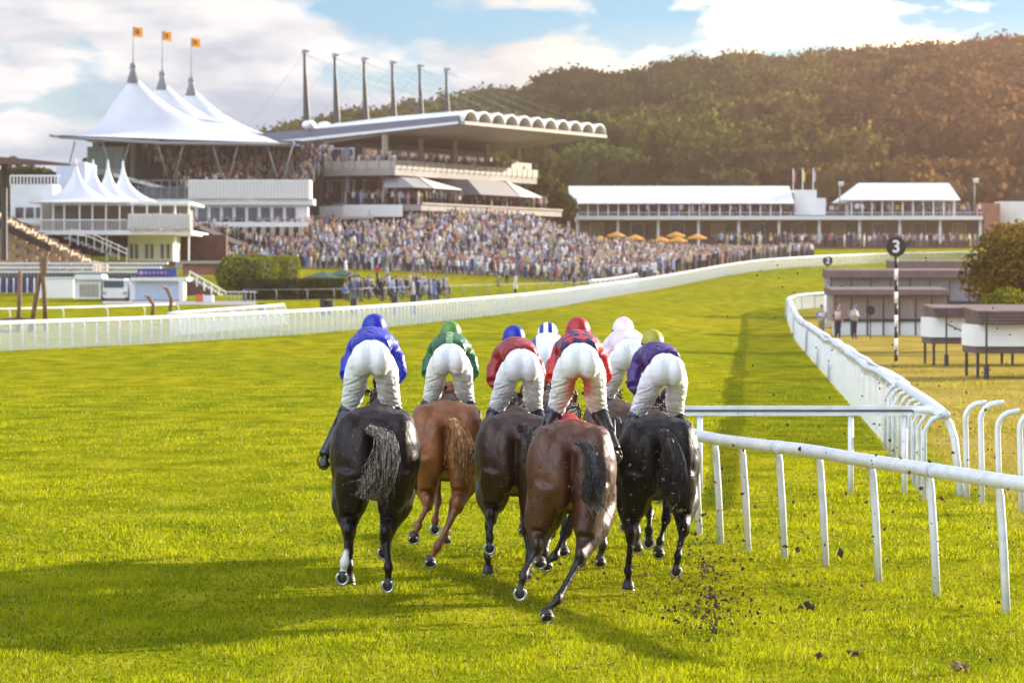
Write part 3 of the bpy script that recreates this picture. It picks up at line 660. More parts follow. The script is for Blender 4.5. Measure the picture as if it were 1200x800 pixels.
    for j in range(8):
        for i in range(n): i2 = (i + 1) % n; fs.append((j * n + i, (j + 1) * n + i, (j + 1) * n + i2, j * n + i2))
    c.add(vs, fs, 0, Matrix.Translation(hc + Vector((0, .0, .02))) @ M)
    capo = c.build('cap', cap, body, True)
    p = MB(); p.ell(hc + Vector((0, .13, .015)), (.08, .07, .012), 16, 6); p.build('cap_peak', cap, capo, True)
    g = MB(); g.tube([hc + Vector((.115 * math.cos(t), .137 * math.sin(t) - .002, .01 + .012 * math.sin(t))) for t in np.linspace(0, 2 * math.pi, 33)], [(.008, .003)] * 33, 6); g.build('goggle_strap', M_GLOVE, capo, True)
    h = MB(); h.ell(hc + Vector((0, -.055, -.045)), (.075, .055, .055), 14, 8); h.build('hair', M_HAIR, body, True)
    for s in (-1, 1):
        st = MB(); st.tube([sh(s * .30, 1.16, 1.5), an(s) + Vector((s * .0, .06, 0))], .01, 5)
        q = an(s) + Vector((0, .07, -.1)); st.tube([q + Vector((0.055 * math.cos(t), 0, .055 + .065 * math.sin(t))) for t in np.linspace(0, 6.28, 13)], .007, 5)
        st.build('stirrup', M_LEATH, body, True)
    if whip:
        w = MB(); w.tube([hnd(1), hnd(1) + Vector((.14, -.55, -.12)), hnd(1) + Vector((.26, -1.0, -.2))], [.009, .007, .004], 6); w.build('whip', M_BOOT, body, True)
    root.scale = (sc,) * 3
    return root
def red_bounce(name, col):  # reflected red light put into the inner-thigh colour of the breeches
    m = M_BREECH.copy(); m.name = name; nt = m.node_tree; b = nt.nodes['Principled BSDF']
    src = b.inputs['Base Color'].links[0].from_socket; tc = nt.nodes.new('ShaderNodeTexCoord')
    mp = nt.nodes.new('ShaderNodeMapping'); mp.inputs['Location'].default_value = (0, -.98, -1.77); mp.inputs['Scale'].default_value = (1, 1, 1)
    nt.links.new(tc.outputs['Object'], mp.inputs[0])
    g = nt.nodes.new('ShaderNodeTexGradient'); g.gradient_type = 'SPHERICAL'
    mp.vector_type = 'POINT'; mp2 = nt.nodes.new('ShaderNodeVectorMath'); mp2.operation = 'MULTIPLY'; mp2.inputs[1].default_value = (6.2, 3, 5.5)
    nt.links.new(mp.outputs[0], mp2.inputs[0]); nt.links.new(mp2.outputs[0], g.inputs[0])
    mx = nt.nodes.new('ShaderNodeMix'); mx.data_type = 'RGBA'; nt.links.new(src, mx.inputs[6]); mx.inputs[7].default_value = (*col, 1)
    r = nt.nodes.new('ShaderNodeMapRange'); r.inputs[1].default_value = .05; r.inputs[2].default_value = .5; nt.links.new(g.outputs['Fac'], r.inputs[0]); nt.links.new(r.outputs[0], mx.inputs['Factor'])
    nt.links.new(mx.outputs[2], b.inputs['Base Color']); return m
BL, GRN, RED, PNK, PUR, WH, YEL = (.003, .014, .34), (.004, .085, .020), (.26, .004, .008), (.78, .64, .72), (.035, .006, .13), (.8, .8, .82), (.36, .32, .012)
make_jockey('jockey in royal blue silks and blue cap on the dark bay horse', HORSES[0], -.06, silk('blue_silk', (BL,)), silk('blue_cap', (BL,)), '', dz=.0)
make_jockey('jockey in dark green silks and green cap on the chestnut horse', HORSES[1], .02, silk('green_silk', (GRN, (.16, .30, .13)), 'stripe'), silk('green_cap', ((.10, .24, .03), GRN, 2.225), 'band'), '', dz=.0)
make_jockey('jockey in red silks with a blue cap, hips swung left', HORSES[2], .10, silk('red_silk', (RED,)), silk('blue_cap_plain', (BL,)), '', dz=.03, yaw=R(4), hipdx=.02)
make_jockey('jockey glimpsed in white and blue, blue and white striped cap', HORSES[3], .06, silk('white_blue_silk', (WH, BL), 'yoke'), silk('striped_cap', (WH, (.01, .03, .3)), 'capstripes'), '')
make_jockey('jockey in red and navy diamond silks with red cap', HORSES[4], .08, silk('diamond_silk', ((.46, .008, .008), (.008, .010, .07)), 'diamond'), silk('red_cap', ((.36, .012, .018),)), '', dz=.10, breech=red_bounce('breeches_red_bounce', (.72, .22, .17)))
make_jockey('jockey in pale pink silks and pink cap with a dark band', HORSES[5], .20, silk('pink_silk', (PNK, WH), 'halves'), silk('pink_cap', (PNK,)), '', dz=.06, yaw=R(3))
make_jockey('jockey in purple silks and mustard yellow cap on the black horse', HORSES[6], .14, silk('purple_silk', (PUR,)), silk('yellow_cap', (YEL,)), '', dz=.02, yaw=R(5), lean=.0, hipdx=.04)
# ---------------------------------------------------------------- rails near the camera
M_RAIL = mat('white_pvc', (.70, .72, .77), .33, .5, var=.13, scale=7, bump=.15, bscale=12)
M_RAIL2 = mat('white_pvc_worn', (.60, .65, .74), .5, .4, var=.18, scale=9, bump=.2, bscale=25)
def catm(pts, n):
    pts = [Vector(p) for p in pts]; o = []
    for i in range(len(pts) - 1):
        p0, p1, p2, p3 = pts[max(i - 1, 0)], pts[i], pts[i + 1], pts[min(i + 2, len(pts) - 1)]
        for k in range(n):
            f = k / n; o.append(.5 * ((2 * p1) + (p2 - p0) * f + (2 * p0 - 5 * p1 + 4 * p2 - p3) * f * f + (3 * p1 - p0 - 3 * p2 + p3) * f ** 3))
    o.append(pts[-1]); return o
def goose(base, h, out, r=.032, lean=0):
    """gooseneck post: upright then curving over to 'out' (horizontal vector)"""
    base = Vector(base); out = Vector(out); L_ = out.length; rr = min(.2, L_)
    pts = [base + Vector((0, 0, -.08)), base + Vector((lean * .5, 0, h * .5)), base + Vector((lean, 0, h - rr))]
    for a in (22, 45, 68, 90): t = R(a); pts.append(base + Vector((lean, 0, h - rr)) + out.normalized() * rr * (1 - math.cos(t)) + Vector((0, 0, rr * math.sin(t))))
    if L_ > rr + .01: pts.append(pts[-1] + out.normalized() * (L_ - rr))
    b = MB(); b.tube(pts, r, 12); return b
def near_rail():
    t = thing('running_rail', 'near white tubular running rail on bent posts, close to the black horse', 'rail', (0, 0, 0))
    pb = [(1290, 748), (1180, 719), (1098, 698), (1030, 681), (968, 663), (920, 654), (877, 645), (845, 636), (820, 626), (799, 618), (782, 611)]
    tops = []
    for i, (px, py) in enumerate(pb):
        Y = FPX * CH / (py - HZ); X = (px - 600) * Y / FPX; s = FPX / Y
        h = 1.075
        b = goose((X, Y, 0), h, (-.12, .06, 0), .035, -.055)
        b.build('rail_post', M_RAIL, t, True); tops.append(Vector((X - .17, Y + .06, h + .005)))
    c = catm(tops, 5)
    b = MB(); b.tube(c, [.062] * len(c), 18); b.build('top_rail', M_RAIL, t, True)
    for i in (2, 5, 8):
        q = tops[i] + (tops[i - 1] - tops[i]) * .3; d = (tops[i - 1] - tops[i]).normalized(); j = MB(); j.tube([q - d * .05, q + d * .05], .067, 18); j.build('joint_sleeve', M_RAIL2, t, True)
near_rail()
def back_rail():
    t = thing('cross_rail', 'straight white rail crossing behind the near rail, dark slot along its side', 'rail', (0, 0, 0))
    y = 45.5; s = FPX / y
    x0, x1 = (790 - 600) / s, (1092 - 600) / s
    b = MB(); b.box(((x0 + x1) / 2, y, 1.05), (x1 - x0, .10, .125)); b.build('top_rail', M_RAIL, t)
    b = MB(); b.box(((x0 + x1) / 2, y - .052, 1.052), (x1 - x0 - .05, .01, .03)); b.build('slot', mat('slot_dark', (.09, .09, .12), .7), t)
    for px in (820, 997, 1060):
        X = (px - 600) / s; b = MB(); b.tube([(X, y + .02, -.05), (X, y, 1.0)], .037, 12); b.build('rail_post', M_RAIL, t, True)
    b = MB(); b.tube([(x1 - .28, y, 1.065), (x1 - .05, y - .05, 1.065), (x1 + .1, y - .1, 1.03), (x1 + .2, y - .2, .9), (x1 + .25, y - .3, .7), (x1 + .32, y - .4, -.05)], .05, 12); b.build('end_bend', M_RAIL, t, True)
back_rail()
def bent_posts():
    first = None; labs = ['bare bent white post nearest the end of the cross rail', 'second bare bent white post out from the cross rail', 'third bare bent white post out from the cross rail, lower', 'bare bent white post at the frame edge, beyond the others']
    for i, (px, py, top, o) in enumerate(((1133, 583, 472, .26), (1151, 590, 472, .28), (1171, 592, 482, .26), (1197, 600, 482, .26))):
        Y = FPX * CH / (py - HZ); X = (px - 600) * Y / FPX; h = (py - top) * Y / FPX
        b = goose((0, 0, 0), h, (o, -.02, 0), .036, -.02)
        q = b.build('rail_post', M_RAIL, None, True, (X, Y, 0)); tag(q, labs[i], 'post', 'bare bent posts beside the cross rail')
bent_posts()
def long_rail(name, label, path, h, spacing, posts=True, apron=True, nparts=100, side=1, wob=0.0, r=.07, capw=.09, m=None):
    MR, MR2 = (m, m) if m else (M_RAIL, M_RAIL2)
    """rail along a path of (x, y): top tube, hung white apron, posts"""
    t = thing(name, label, 'rail', (0, 0, 0))
    c = catm([(x, y, 0) for x, y in path], 10)
    # resample
    ds = [0]
    for a, b_ in zip(c, c[1:]): ds.append(ds[-1] + (b_ - a).length)
    n = int(ds[-1] / spacing); P_ = []
    for i in range(n + 1):
        d = ds[-1] * i / n; x = float(np.interp(d, ds, [q.x for q in c])); y = float(np.interp(d, ds, [q.y for q in c])); P_.append(Vector((x, y, gz(x, y))))
    top = [p + Vector((0, 0, h + (wob * mnoise.noise(Vector((i * .35, 3, 0))) if wob else 0))) for i, p in enumerate(P_)]
    b = MB(); b.tube(top, [(r, capw)] * len(top), 10); b.build('top_rail', MR, t, True)
    if apron:
        vs = []; fs = []
        for i, p in enumerate(P_):
            tn = (P_[min(i + 1, n)] - P_[max(i - 1, 0)]).normalized(); nr = Vector((tn.y, -tn.x, 0)) * side
            w = wob * .8 * mnoise.noise(Vector((i * .7, 8, 0))) if wob else 0
            for (o, z) in ((-.08 * (1 if wob else 0) - .02, h * .97), (.03 + w, h + .07 * (1 if wob else 0) + w * .4), (.16, h * .8), (.19, .10), (.21, .02)):
                vs.append(p + nr * o + Vector((0, 0, z)))
        k = 5
        for i in range(n):
            for j in range(k - 1): a = i * k + j; fs.append((a, a + 1, a + k + 1, a + k))
        m = len(vs); 
        vs2 = [v + Vector((0, 0, 0)) for v in vs]
        for i, p in enumerate(P_):
            tn = (P_[min(i + 1, n)] - P_[max(i - 1, 0)]).normalized(); nr = Vector((tn.y, -tn.x, 0)) * side
            for j in range(k): vs2[i * k + j] = vs[i * k + j] - nr * .012 - Vector((0, 0, .01 if j < 2 else 0))
        fs2 = [tuple(reversed([q + m for q in f])) for f in fs]
        top_f = [f for i, f in enumerate(fs) if i % 4 == 0]; side_f = [f for i, f in enumerate(fs) if i % 4 != 0]; top_g = [f for i, f in enumerate(fs2) if i % 4 == 0]
        if wob: b = MB(); b.add(vs + vs2, top_f + top_g); b.build('top_sheet', M_RAIL, t, True)
        b = MB(); b.add(vs, side_f); b.build('netting', M_NET2 if wob else M_NET, t, True)
    if posts:
        rest = MB(); order = sorted(range(len(P_)), key=lambda i: P_[i].y)
        near = set(order[:nparts])
        for i, p in enumerate(P_):
            tn = (P_[min(i + 1, n)] - P_[max(i - 1, 0)]).normalized(); nr = Vector((tn.y, -tn.x, 0)) * side
            k_ = .12 if apron else .24
            pts = [p + nr * k_ + Vector((0, 0, -.1)), p + nr * k_ + Vector((0, 0, h * .8)), p + nr * k_ * .6 + Vector((0, 0, h * .95)), p + Vector((0, 0, h))]
            if i in near: q = MB(); q.tube(pts, .033, 7); q.build('rail_post', MR2, t, True)
            else: rest.tube(pts, .033, 5)
        if rest.v: q = rest.build('rail_posts', MR2, t, True); q['kind'] = 'stuff'
    return t
M_APRON = mat('apron_sheet', (.62, .66, .72), .5, .4, var=.06, scale=.8, trans=.3)
def net(name, col, tr):
    m = mat(name, col, .6, .3, var=.05, scale=.8, trans=.4); nt = m.node_tree; o = nt.nodes['Material Output']; src = o.inputs['Surface'].links[0].from_socket
    t = nt.nodes.new('ShaderNodeBsdfTransparent'); x = nt.nodes.new('ShaderNodeMixShader'); x.inputs[0].default_value = tr
    nt.links.new(src, x.inputs[1]); nt.links.new(t.outputs[0], x.inputs[2]); nt.links.new(x.outputs[0], o.inputs['Surface']); return m
M_NET = net('apron_netting', (.26, .34, .46), .62); M_NET2 = net('apron_panel', (.52, .60, .74), .45)
_lp = [(-140, 127), (0, 137), (200, 151), (400, 174), (520, 198), (640, 238), (745, 305), (890, 375), (1000, 402), (1100, 412), (1180, 416)]
long_rail('course_rail', 'long white running rail with hung netting curving left of the course to the far bend', [((px - 600) * Y / FPX, Y) for px, Y in _lp], 1.08, 1.0, side=1, r=.085, capw=.12)
long_rail('infield_rail', 'white running rail with wavy top sheet along the right of the course, before the sheds', [(2.45 + .0663 * y + .0, y) for y in (58, 70, 85, 100, 120, 140, 160)] + [(14.4, 180), (15.9, 202), (17.4, 224), (18.6, 240), (21.0, 252), (27, 262)], 1.06, 3.4, side=-1, wob=.13, r=.06, capw=.16)
long_rail('infield_rail', 'bare near end of the infield rail, posts without apron behind the cross rail', [(5.3, 44), (5.75, 50), (6.28, 58)], 1.05, 1.75, apron=False, side=-1)
long_rail('inner_rail', 'short white rail strip running behind the course rail near the hedge', [((px - 600) * Y / FPX, Y) for px, Y in ((198, 163), (250, 172), (332, 188))], 1.05, 2.5)
long_rail('inner_rail', 'short white rail strip at the foot of the crowd bank before the bend', [((px - 600) * Y / FPX, Y) for px, Y in ((690, 296), (720, 312), (746, 330))], 1.2, 3)
# ================================================================ background: hill, stands, tents, sheds
class Th:
    def __init__(s, name, label, cat, base, group=None):
        s.b = tuple(base); s.o = thing(name, label, cat, base, 0, group)
    def part(s, mb, name, m, smooth=False, parent=None, label=None):
        q = mb.build(name, m, parent or s.o, smooth, local=s.b)
        if label: q['label'] = label
        return q
M_WHITE = mat('white_paint', (.72, .73, .75), .6, var=.06, scale=1.2)
M_FABRIC = mat('tent_membrane', (.68, .71, .78), .5, var=.05, scale=.4, trans=.15)
M_TIN = mat('sunlit_white_roof', (.80, .80, .80), .5, var=.04, scale=.6)
M_GREY = mat('grey_paint', (.22, .24, .28), .6, var=.2)
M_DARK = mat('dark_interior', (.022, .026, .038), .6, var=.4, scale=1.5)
M_GLASS = mat('dark_glazing', (.05, .07, .10), .12, .6, var=.5, scale=.7)
M_STEEL = mat('dark_steel', (.03, .032, .038), .55)
M_CONC = mat('pale_concrete', (.27, .25, .24), .8, var=.12, scale=1.0)
M_CREAM = mat('cream_fascia', (.36, .32, .27), .7, var=.12)
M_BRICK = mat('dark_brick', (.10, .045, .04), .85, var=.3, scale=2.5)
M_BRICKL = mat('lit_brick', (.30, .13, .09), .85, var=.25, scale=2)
M_WOODP = mat('weathered_wood', (.16, .09, .05), .8, var=.35, scale=5)
M_BROWN = mat('brown_shed_roof', (.12, .075, .07), .75, var=.25, scale=1.5)
M_AWN = mat('awning_shaded', (.24, .24, .26), .7)
M_SOFF = mat('soffit_beige', (.23, .20, .18), .7, var=.1, scale=.6)
M_ORANGE = mat('orange_canvas', (.75, .36, .06), .6, trans=.2)
M_GREENC = mat('green_canvas', (.02, .10, .08), .6, trans=.1)
M_NAVY = mat('navy_board', (.02, .03, .12), .5)

# ---- hill
RIDGE = ([-900, -200, 0, 150, 240, 310, 400, 500, 560, 620, 650, 680, 720, 760, 800, 850, 900, 960, 1000, 1050, 1100, 1150, 1200, 1400, 2200],
         [260, 245, 236, 228, 206, 156, 132, 118, 107, 94, 91, 78, 86, 78, 64, 64, 62, 62, 56, 51, 52, 46, 42, 38, 30])
Y0H, Y1H = 560, 980
def hill_pt(px, t):
    Y = Y0H + (Y1H - Y0H) * t; ry = float(np.interp(px, *RIDGE)) + 47
    zt = CH + (HZ - ry) / FPX * Y1H; X = (px - 600) * Y / FPX; z0 = gz(X, Y0H)
    f = (t ** .85) * .9 + .1 * math.sin(t * math.pi / 2) if t <= 1 else 1 - .25 * (t - 1)
    return Vector((X, Y, z0 - .6 + (zt - z0) * f))
def hill():
    pxs = list(range(-900, 2201, 50)); ts = [i / 14 for i in range(15)] + [1.1, 1.3]
    V = [hill_pt(p, t) for t in ts for p in pxs]; n = len(pxs)
    F = [(j * n + i, j * n + i + 1, (j + 1) * n + i + 1, (j + 1) * n + i) for j in range(len(ts) - 1) for i in range(n - 1)]
    o = npmesh('hill', np.array(V), np.array(F), mat('hill_ground', (.035, .045, .018), .9, var=.3, scale=.05), smooth=True); tag(o, kind='structure')
hill()
M_LEAF = bpy.data.materials.new('foliage'); M_LEAF.use_nodes = True
def _leaf():
    nt = M_LEAF.node_tree; nt.nodes.clear(); o = nt.nodes.new('ShaderNodeOutputMaterial'); at = nt.nodes.new('ShaderNodeVertexColor'); at.layer_name = 'Col'
    g = nt.nodes.new('ShaderNodeNewGeometry'); nz = nt.nodes.new('ShaderNodeTexNoise'); nz.inputs['Scale'].default_value = .45; nz.inputs['Detail'].default_value = 4
    nt.links.new(g.outputs['Position'], nz.inputs['Vector']); mr = nt.nodes.new('ShaderNodeMapRange'); mr.inputs[1].default_value = .3; mr.inputs[2].default_value = .7; mr.inputs[3].default_value = .6; mr.inputs[4].default_value = 1.5
    nt.links.new(nz.outputs['Fac'], mr.inputs[0]); vm = nt.nodes.new('ShaderNodeVectorMath'); vm.operation = 'SCALE'; nt.links.new(at.outputs[0], vm.inputs[0]); nt.links.new(mr.outputs[0], vm.inputs['Scale'])
    d = nt.nodes.new('ShaderNodeBsdfDiffuse'); t = nt.nodes.new('ShaderNodeBsdfTranslucent'); x = nt.nodes.new('ShaderNodeMixShader'); x.inputs[0].default_value = .42
    for q in (d, t): nt.links.new(vm.outputs[0], q.inputs[0])
    nt.links.new(d.outputs[0], x.inputs[1]); nt.links.new(t.outputs[0], x.inputs[2]); nt.links.new(x.outputs[0], o.inputs[0])
_leaf()
def crown(seed, nleaf, nlobe=9, leaf=.085, rz=.85):
    """unit crown (radius about 1): leaf clump quads on uneven lobes + a rough core. returns V (n,4,3)"""
    r = np.random.default_rng(seed); lobes = []
    for i in range(nlobe):
        a = r.uniform(0, 6.28); e = r.uniform(-.35, .95); rad = r.uniform(.3, .52); d = r.uniform(.35, .62)
        lobes.append((np.array([math.cos(a) * d * math.cos(e), math.sin(a) * d * math.cos(e), math.sin(e) * d * rz + .05]), rad))
    lobes.append((np.zeros(3), .6))
    Q = []
    per = nleaf // len(lobes)
    for c, rad in lobes:
        n = r.normal(size=(per, 3)); n /= np.linalg.norm(n, axis=1)[:, None]
        p = c + n * rad * r.uniform(.78, 1.08, (per, 1))
        n2 = n + r.normal(size=(per, 3)) * .55; n2 /= np.linalg.norm(n2, axis=1)[:, None]
        t1 = np.cross(n2, r.normal(size=(per, 3))); t1 /= np.linalg.norm(t1, axis=1)[:, None]; t2 = np.cross(n2, t1)
        s = leaf * r.uniform(.6, 1.5, (per, 1)); s2 = leaf * r.uniform(.6, 1.5, (per, 1))
        Q.append(np.stack([p - t1 * s, p - t2 * s2, p + t1 * s, p + t2 * s2], 1))
    core = []
    for c, rad in lobes:
        rr = rad * .70
        for i in range(6):
            for j in range(4):
                a0, a1 = 6.283 * i / 6, 6.283 * (i + 1) / 6; b0, b1 = -1.57 + 3.14 * j / 4, -1.57 + 3.14 * (j + 1) / 4
                f = lambda a, b: c + rr * np.array([math.cos(a) * math.cos(b), math.sin(a) * math.cos(b), math.sin(b)])
                core.append([f(a0, b0), f(a1, b0), f(a1, b1), f(a0, b1)])
    return np.concatenate(Q + [np.array(core)])
def scatter_crowns(temps, items):
    """items: (x,y,z,rad,height factor,rot,color)"""
    VV = []; CC = []
    for (x, y, z, rad, hf, rot, col) in items:
        T = temps[int(abs(x * 13 + y * 7)) % len(temps)]; c, s = math.cos(rot), math.sin(rot)
        q = T.reshape(-1, 3); v = np.empty_like(q)
        v[:, 0] = (q[:, 0] * c - q[:, 1] * s) * rad + x; v[:, 1] = (q[:, 0] * s + q[:, 1] * c) * rad + y; v[:, 2] = q[:, 2] * rad * hf + z
        VV.append(v)
        k = RNG.uniform(.75, 1.28, (len(T), 1)) * RNG.uniform(.62, 1.4); CC.append(np.repeat(np.array(col)[None] * k, 4, 0))
    V = np.concatenate(VV); C = np.concatenate(CC); return V, np.arange(len(V)).reshape(-1, 4), C
def forest():
    temps = [crown(i, 460, 11, leaf=.062) for i in range(5)]; items = []
    r = random.Random(3)
    for i in range(60000):
        if len(items) >= 1900: break
        px = r.uniform(-260, 1420); t = r.random() ** .8; t = min(t, 1.0)
        if r.random() > (Y0H + 420 * t) / 980: continue
        p = hill_pt(px, t * 1.02)
        rad = r.uniform(4.5, 8.5); n = mnoise.noise(Vector((p.x * .02, p.y * .012, 5)))
        m = mnoise.noise(Vector((p.x * .05, p.y * .05, 9)))
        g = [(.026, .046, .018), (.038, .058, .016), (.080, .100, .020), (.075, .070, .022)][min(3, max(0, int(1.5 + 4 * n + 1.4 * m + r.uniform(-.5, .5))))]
        wr = max(0, min(1, (px - 760) / 420)) * .8; g = tuple(lerp(a_, b_ * q_, wr) for a_, b_, q_ in zip(g, (.165, .074, .030), (1, 1, 1)))  # redder to the right: flare wash put into the leaf colour
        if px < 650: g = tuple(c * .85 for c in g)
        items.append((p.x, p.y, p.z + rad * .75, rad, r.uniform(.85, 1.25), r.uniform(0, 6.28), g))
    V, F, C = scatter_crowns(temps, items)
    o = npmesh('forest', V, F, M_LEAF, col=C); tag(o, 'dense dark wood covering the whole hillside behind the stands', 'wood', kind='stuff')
forest()
def tree(name, label, cat, x, y, rad, h, cols, n=1400, leaf=.07, group=None, trunk=True, lobes=12, rz=.85, hf=1.0, z=None):
    z = gz(x, y) if z is None else z; t = Th(name, label, cat, (x, y, z), group)
    T = crown(int(abs(x * 10)) + 5, n, lobes, leaf, rz); q = T.reshape(-1, 3).copy() * np.array([rad, rad, rad * hf])
    q[:, 2] += h - rad * hf * .9
    q[:, 2] = np.maximum(q[:, 2], .1)
    k = RNG.random((len(T), 1)); col = np.array(cols[0]) * (1 - k) + np.array(cols[1]) * k
    o = npmesh('foliage', q, np.arange(len(q)).reshape(-1, 4), M_LEAF, col=np.repeat(col, 4, 0)); o.parent = t.o
    if trunk:
        b = MB(); b.tube([(x, y, z - .3), (x + .1, y, z + h * .3), (x, y, z + h * .65)], [.05 * h, .04 * h, .015 * h], 8)
        for a in range(5): b.tube([(x, y, z + h * .3), (x + rad * .5 * math.cos(a * 1.3), y + rad * .5 * math.sin(a * 1.3), z + h * .65)], [.02 * h, .006 * h], 6)
        t.part(b, 'trunk', M_WOODP, True)
    return t

# ---- main grandstand, local frame: u along the front away from us, v back from the front
KG = 1.075
GO = Vector((-5.7, 400)); GU = Vector((.42, .907)).normalized(); GV = Vector((-.907, .42)).normalized()
def S(u, v, z):
    p = (GO + GU * u + GV * v) * KG; return Vector((p.x, p.y, CH + (z - CH) * KG))
def sbox(b, u0, u1, v0, v1, z0, z1, mi=0):
    b.hexa([S(u0, v0, z0), S(u1, v0, z0), S(u1, v1, z0), S(u0, v1, z0)], [S(u0, v0, z1), S(u1, v0, z1), S(u1, v1, z1), S(u0, v1, z1)], mi)
def grandstand():
    base = S(18, 16, 5); g = Th('grandstand', 'large grandstand with scalloped white vaulted roof and six dark masts, backed by the wooded hill', 'grandstand', base)
    # roof shells
    L_ = 40.0; nb = 11; w = L_ / nb
    for k in range(nb):
        vs = []; fs = []; na = 10
        for j, v in enumerate((-.4, 0, 10, 19.5)):
            for i in range(na + 1):
                a = math.pi * i / na; u = k * w + w / 2 - math.cos(a) * w / 2 * .985
                zz = lerp(21.25, 20.2, max(0, v) / 19.5) + math.sin(a) * (1.3 if v < 11 else .9)
                vs.append(S(u, v, zz))
        m = na + 1
        for j in range(3):
            for i in range(na): fs.append((j * m + i, j * m + i + 1, (j + 1) * m + i + 1, (j + 1) * m + i))
        n0 = len(vs); vs += [v + Vector((0, 0, -.18)) for v in vs]; fs += [tuple(q + n0 for q in reversed(f)) for f in fs[:]]
        for i in range(na): fs.append((i, n0 + i, n0 + i + 1, i + 1))
        b = MB(); b.add(vs, fs); sh = g.part(b, 'roof_shell', M_TIN, True)
        b = MB(); vs = [S(k * w + w / 2 - math.cos(math.pi * i / na) * w / 2 * .95, .9, 21.1 + math.sin(math.pi * i / na  ) * 1.12) for i in range(na + 1)]
        b.prism(vs, S(0, 1.2, 0) - S(0, .9, 0)); g.part(b, 'shell_end', mat('shell_end_bronze', (.045, .028, .014), .6) if k == 0 else bpy.data.materials['shell_end_bronze'], parent=sh)
        b = MB(); b.ell(S(k * w + .02, 19.2, 21.2), (.9, 1.3, .6), 10, 6); g.part(b, 'roof_fairing', M_TIN, True)
    b = MB(); b.hexa([S(0, .2, 21.0), S(L_, .2, 21.0), S(L_, 19.4, 18.8), S(0, 19.4, 18.8)], [S(0, .2, 21.22), S(L_, .2, 21.22), S(L_, 19.4, 20.1), S(0, 19.4, 20.1)])
    g.part(b, 'soffit', M_SOFF)
    b = MB(); b.hexa([S(-.35, .1, 21.0), S(-.05, .1, 21.0), S(-.05, 30, 18.6), S(-.35, 30, 18.6)], [S(-.35, .1, 21.9), S(-.05, .1, 21.9), S(-.05, 30, 20.0), S(-.35, 30, 20.0)])
    g.part(b, 'side_fascia', mat('fascia_blue_grey', (.12, .14, .19), .6))
    b = MB(); b.hexa([S(-.5, .1, 20.95), S(-.36, .1, 20.95), S(-.36, 30, 18.5), S(-.5, 30, 18.5)], [S(-.5, .1, 21.2), S(-.36, .1, 21.2), S(-.36, 30, 18.9), S(-.5, 30, 18.9)]); g.part(b, 'edge_strip', M_WHITE)
    b = MB(); sbox(b, 0, L_, -.5, .1, 20.9, 21.25); g.part(b, 'front_gutter', M_CREAM)
    for i in range(6):
        u = .5 + 7.4 * i; m_ = MB(); a, c = S(u, 19.6, 19), S(u - .3, 19.9, 29.3)
        m_.tube([a, lerp(a, c, .35), lerp(a, c, .75), c], [(.68, .56), (.54, .44), (.30, .25), (.17, .15)], 10); mm = g.part(m_, 'mast', M_STEEL, True)
        h = MB(); h.tube([c, c + Vector((0, 0, .55))], [.32, .3], 8); h.box(c + Vector((.25, 0, .35)), (.7, .3, .25)); g.part(h, 'mast_head', M_GREY, parent=mm)
        cb = MB()
        for v in (1, 5, 9): cb.tube([c, S(u + 1.5, v, 22.4)], .013, 4)
        cb.tube([c, S(u + 1, 30, 19)], .015, 4)
        g.part(cb, 'stay_cables', M_GREY, parent=mm)
    # rear lean-to roof seen left of the first mast
    b = MB(); sbox(b, -2, 34, 20, 34, 18.6, 19.4); g.part(b, 'rear_roof', mat('rear_roof_blue', (.25, .29, .36), .5))
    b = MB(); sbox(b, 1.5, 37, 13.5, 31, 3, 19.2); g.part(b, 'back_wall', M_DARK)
    for z0, z1, v0, nm in ((15.3, 16.1, 7.5, 'upper_deck'), (11.3, 12.0, 4.2, 'middle_deck')):
        b = MB(); sbox(b, -1.5, 37, v0, 32, z0, z1); g.part(b, nm, M_CONC)
    b = MB(); sbox(b, -1.5, 37, 7.4, 7.6, 16.1, 17.0); sbox(b, -1.5, -1.3, 7.6, 32, 16.1, 16.95); g.part(b, 'deck_parapet', M_CREAM)
    for i in range(26): b = MB(); sbox(b, -1.56 + i * 1.48, -1.44 + i * 1.48, 7.34, 7.4, 15.9, 17.06); g.part(b, 'parapet_post', M_GREY)
    for i in range(16): b = MB(); sbox(b, -1.58, -1.5, 8 + i * 1.5, 8.1 + i * 1.5, 15.9, 17.0); g.part(b, 'parapet_post', M_GREY)
    for u in (0, 9, 18, 27, 36):
        b = MB(); a = S(u, 9.5, 3); b.box((a.x, a.y, (S(0, 0, 3).z + S(0, 0, 19.9).z) / 2), (.55, .55, (16.9) * KG), 0, R(25)); g.part(b, 'column', M_CREAM)
    for v in (14, 20, 26):
        b = MB(); a = S(-.6, v, 3); b.box((a.x, a.y, S(0, 0, 11).z), (.5, .5, 15 * KG), 0, R(25)); g.part(b, 'column', M_GREY)
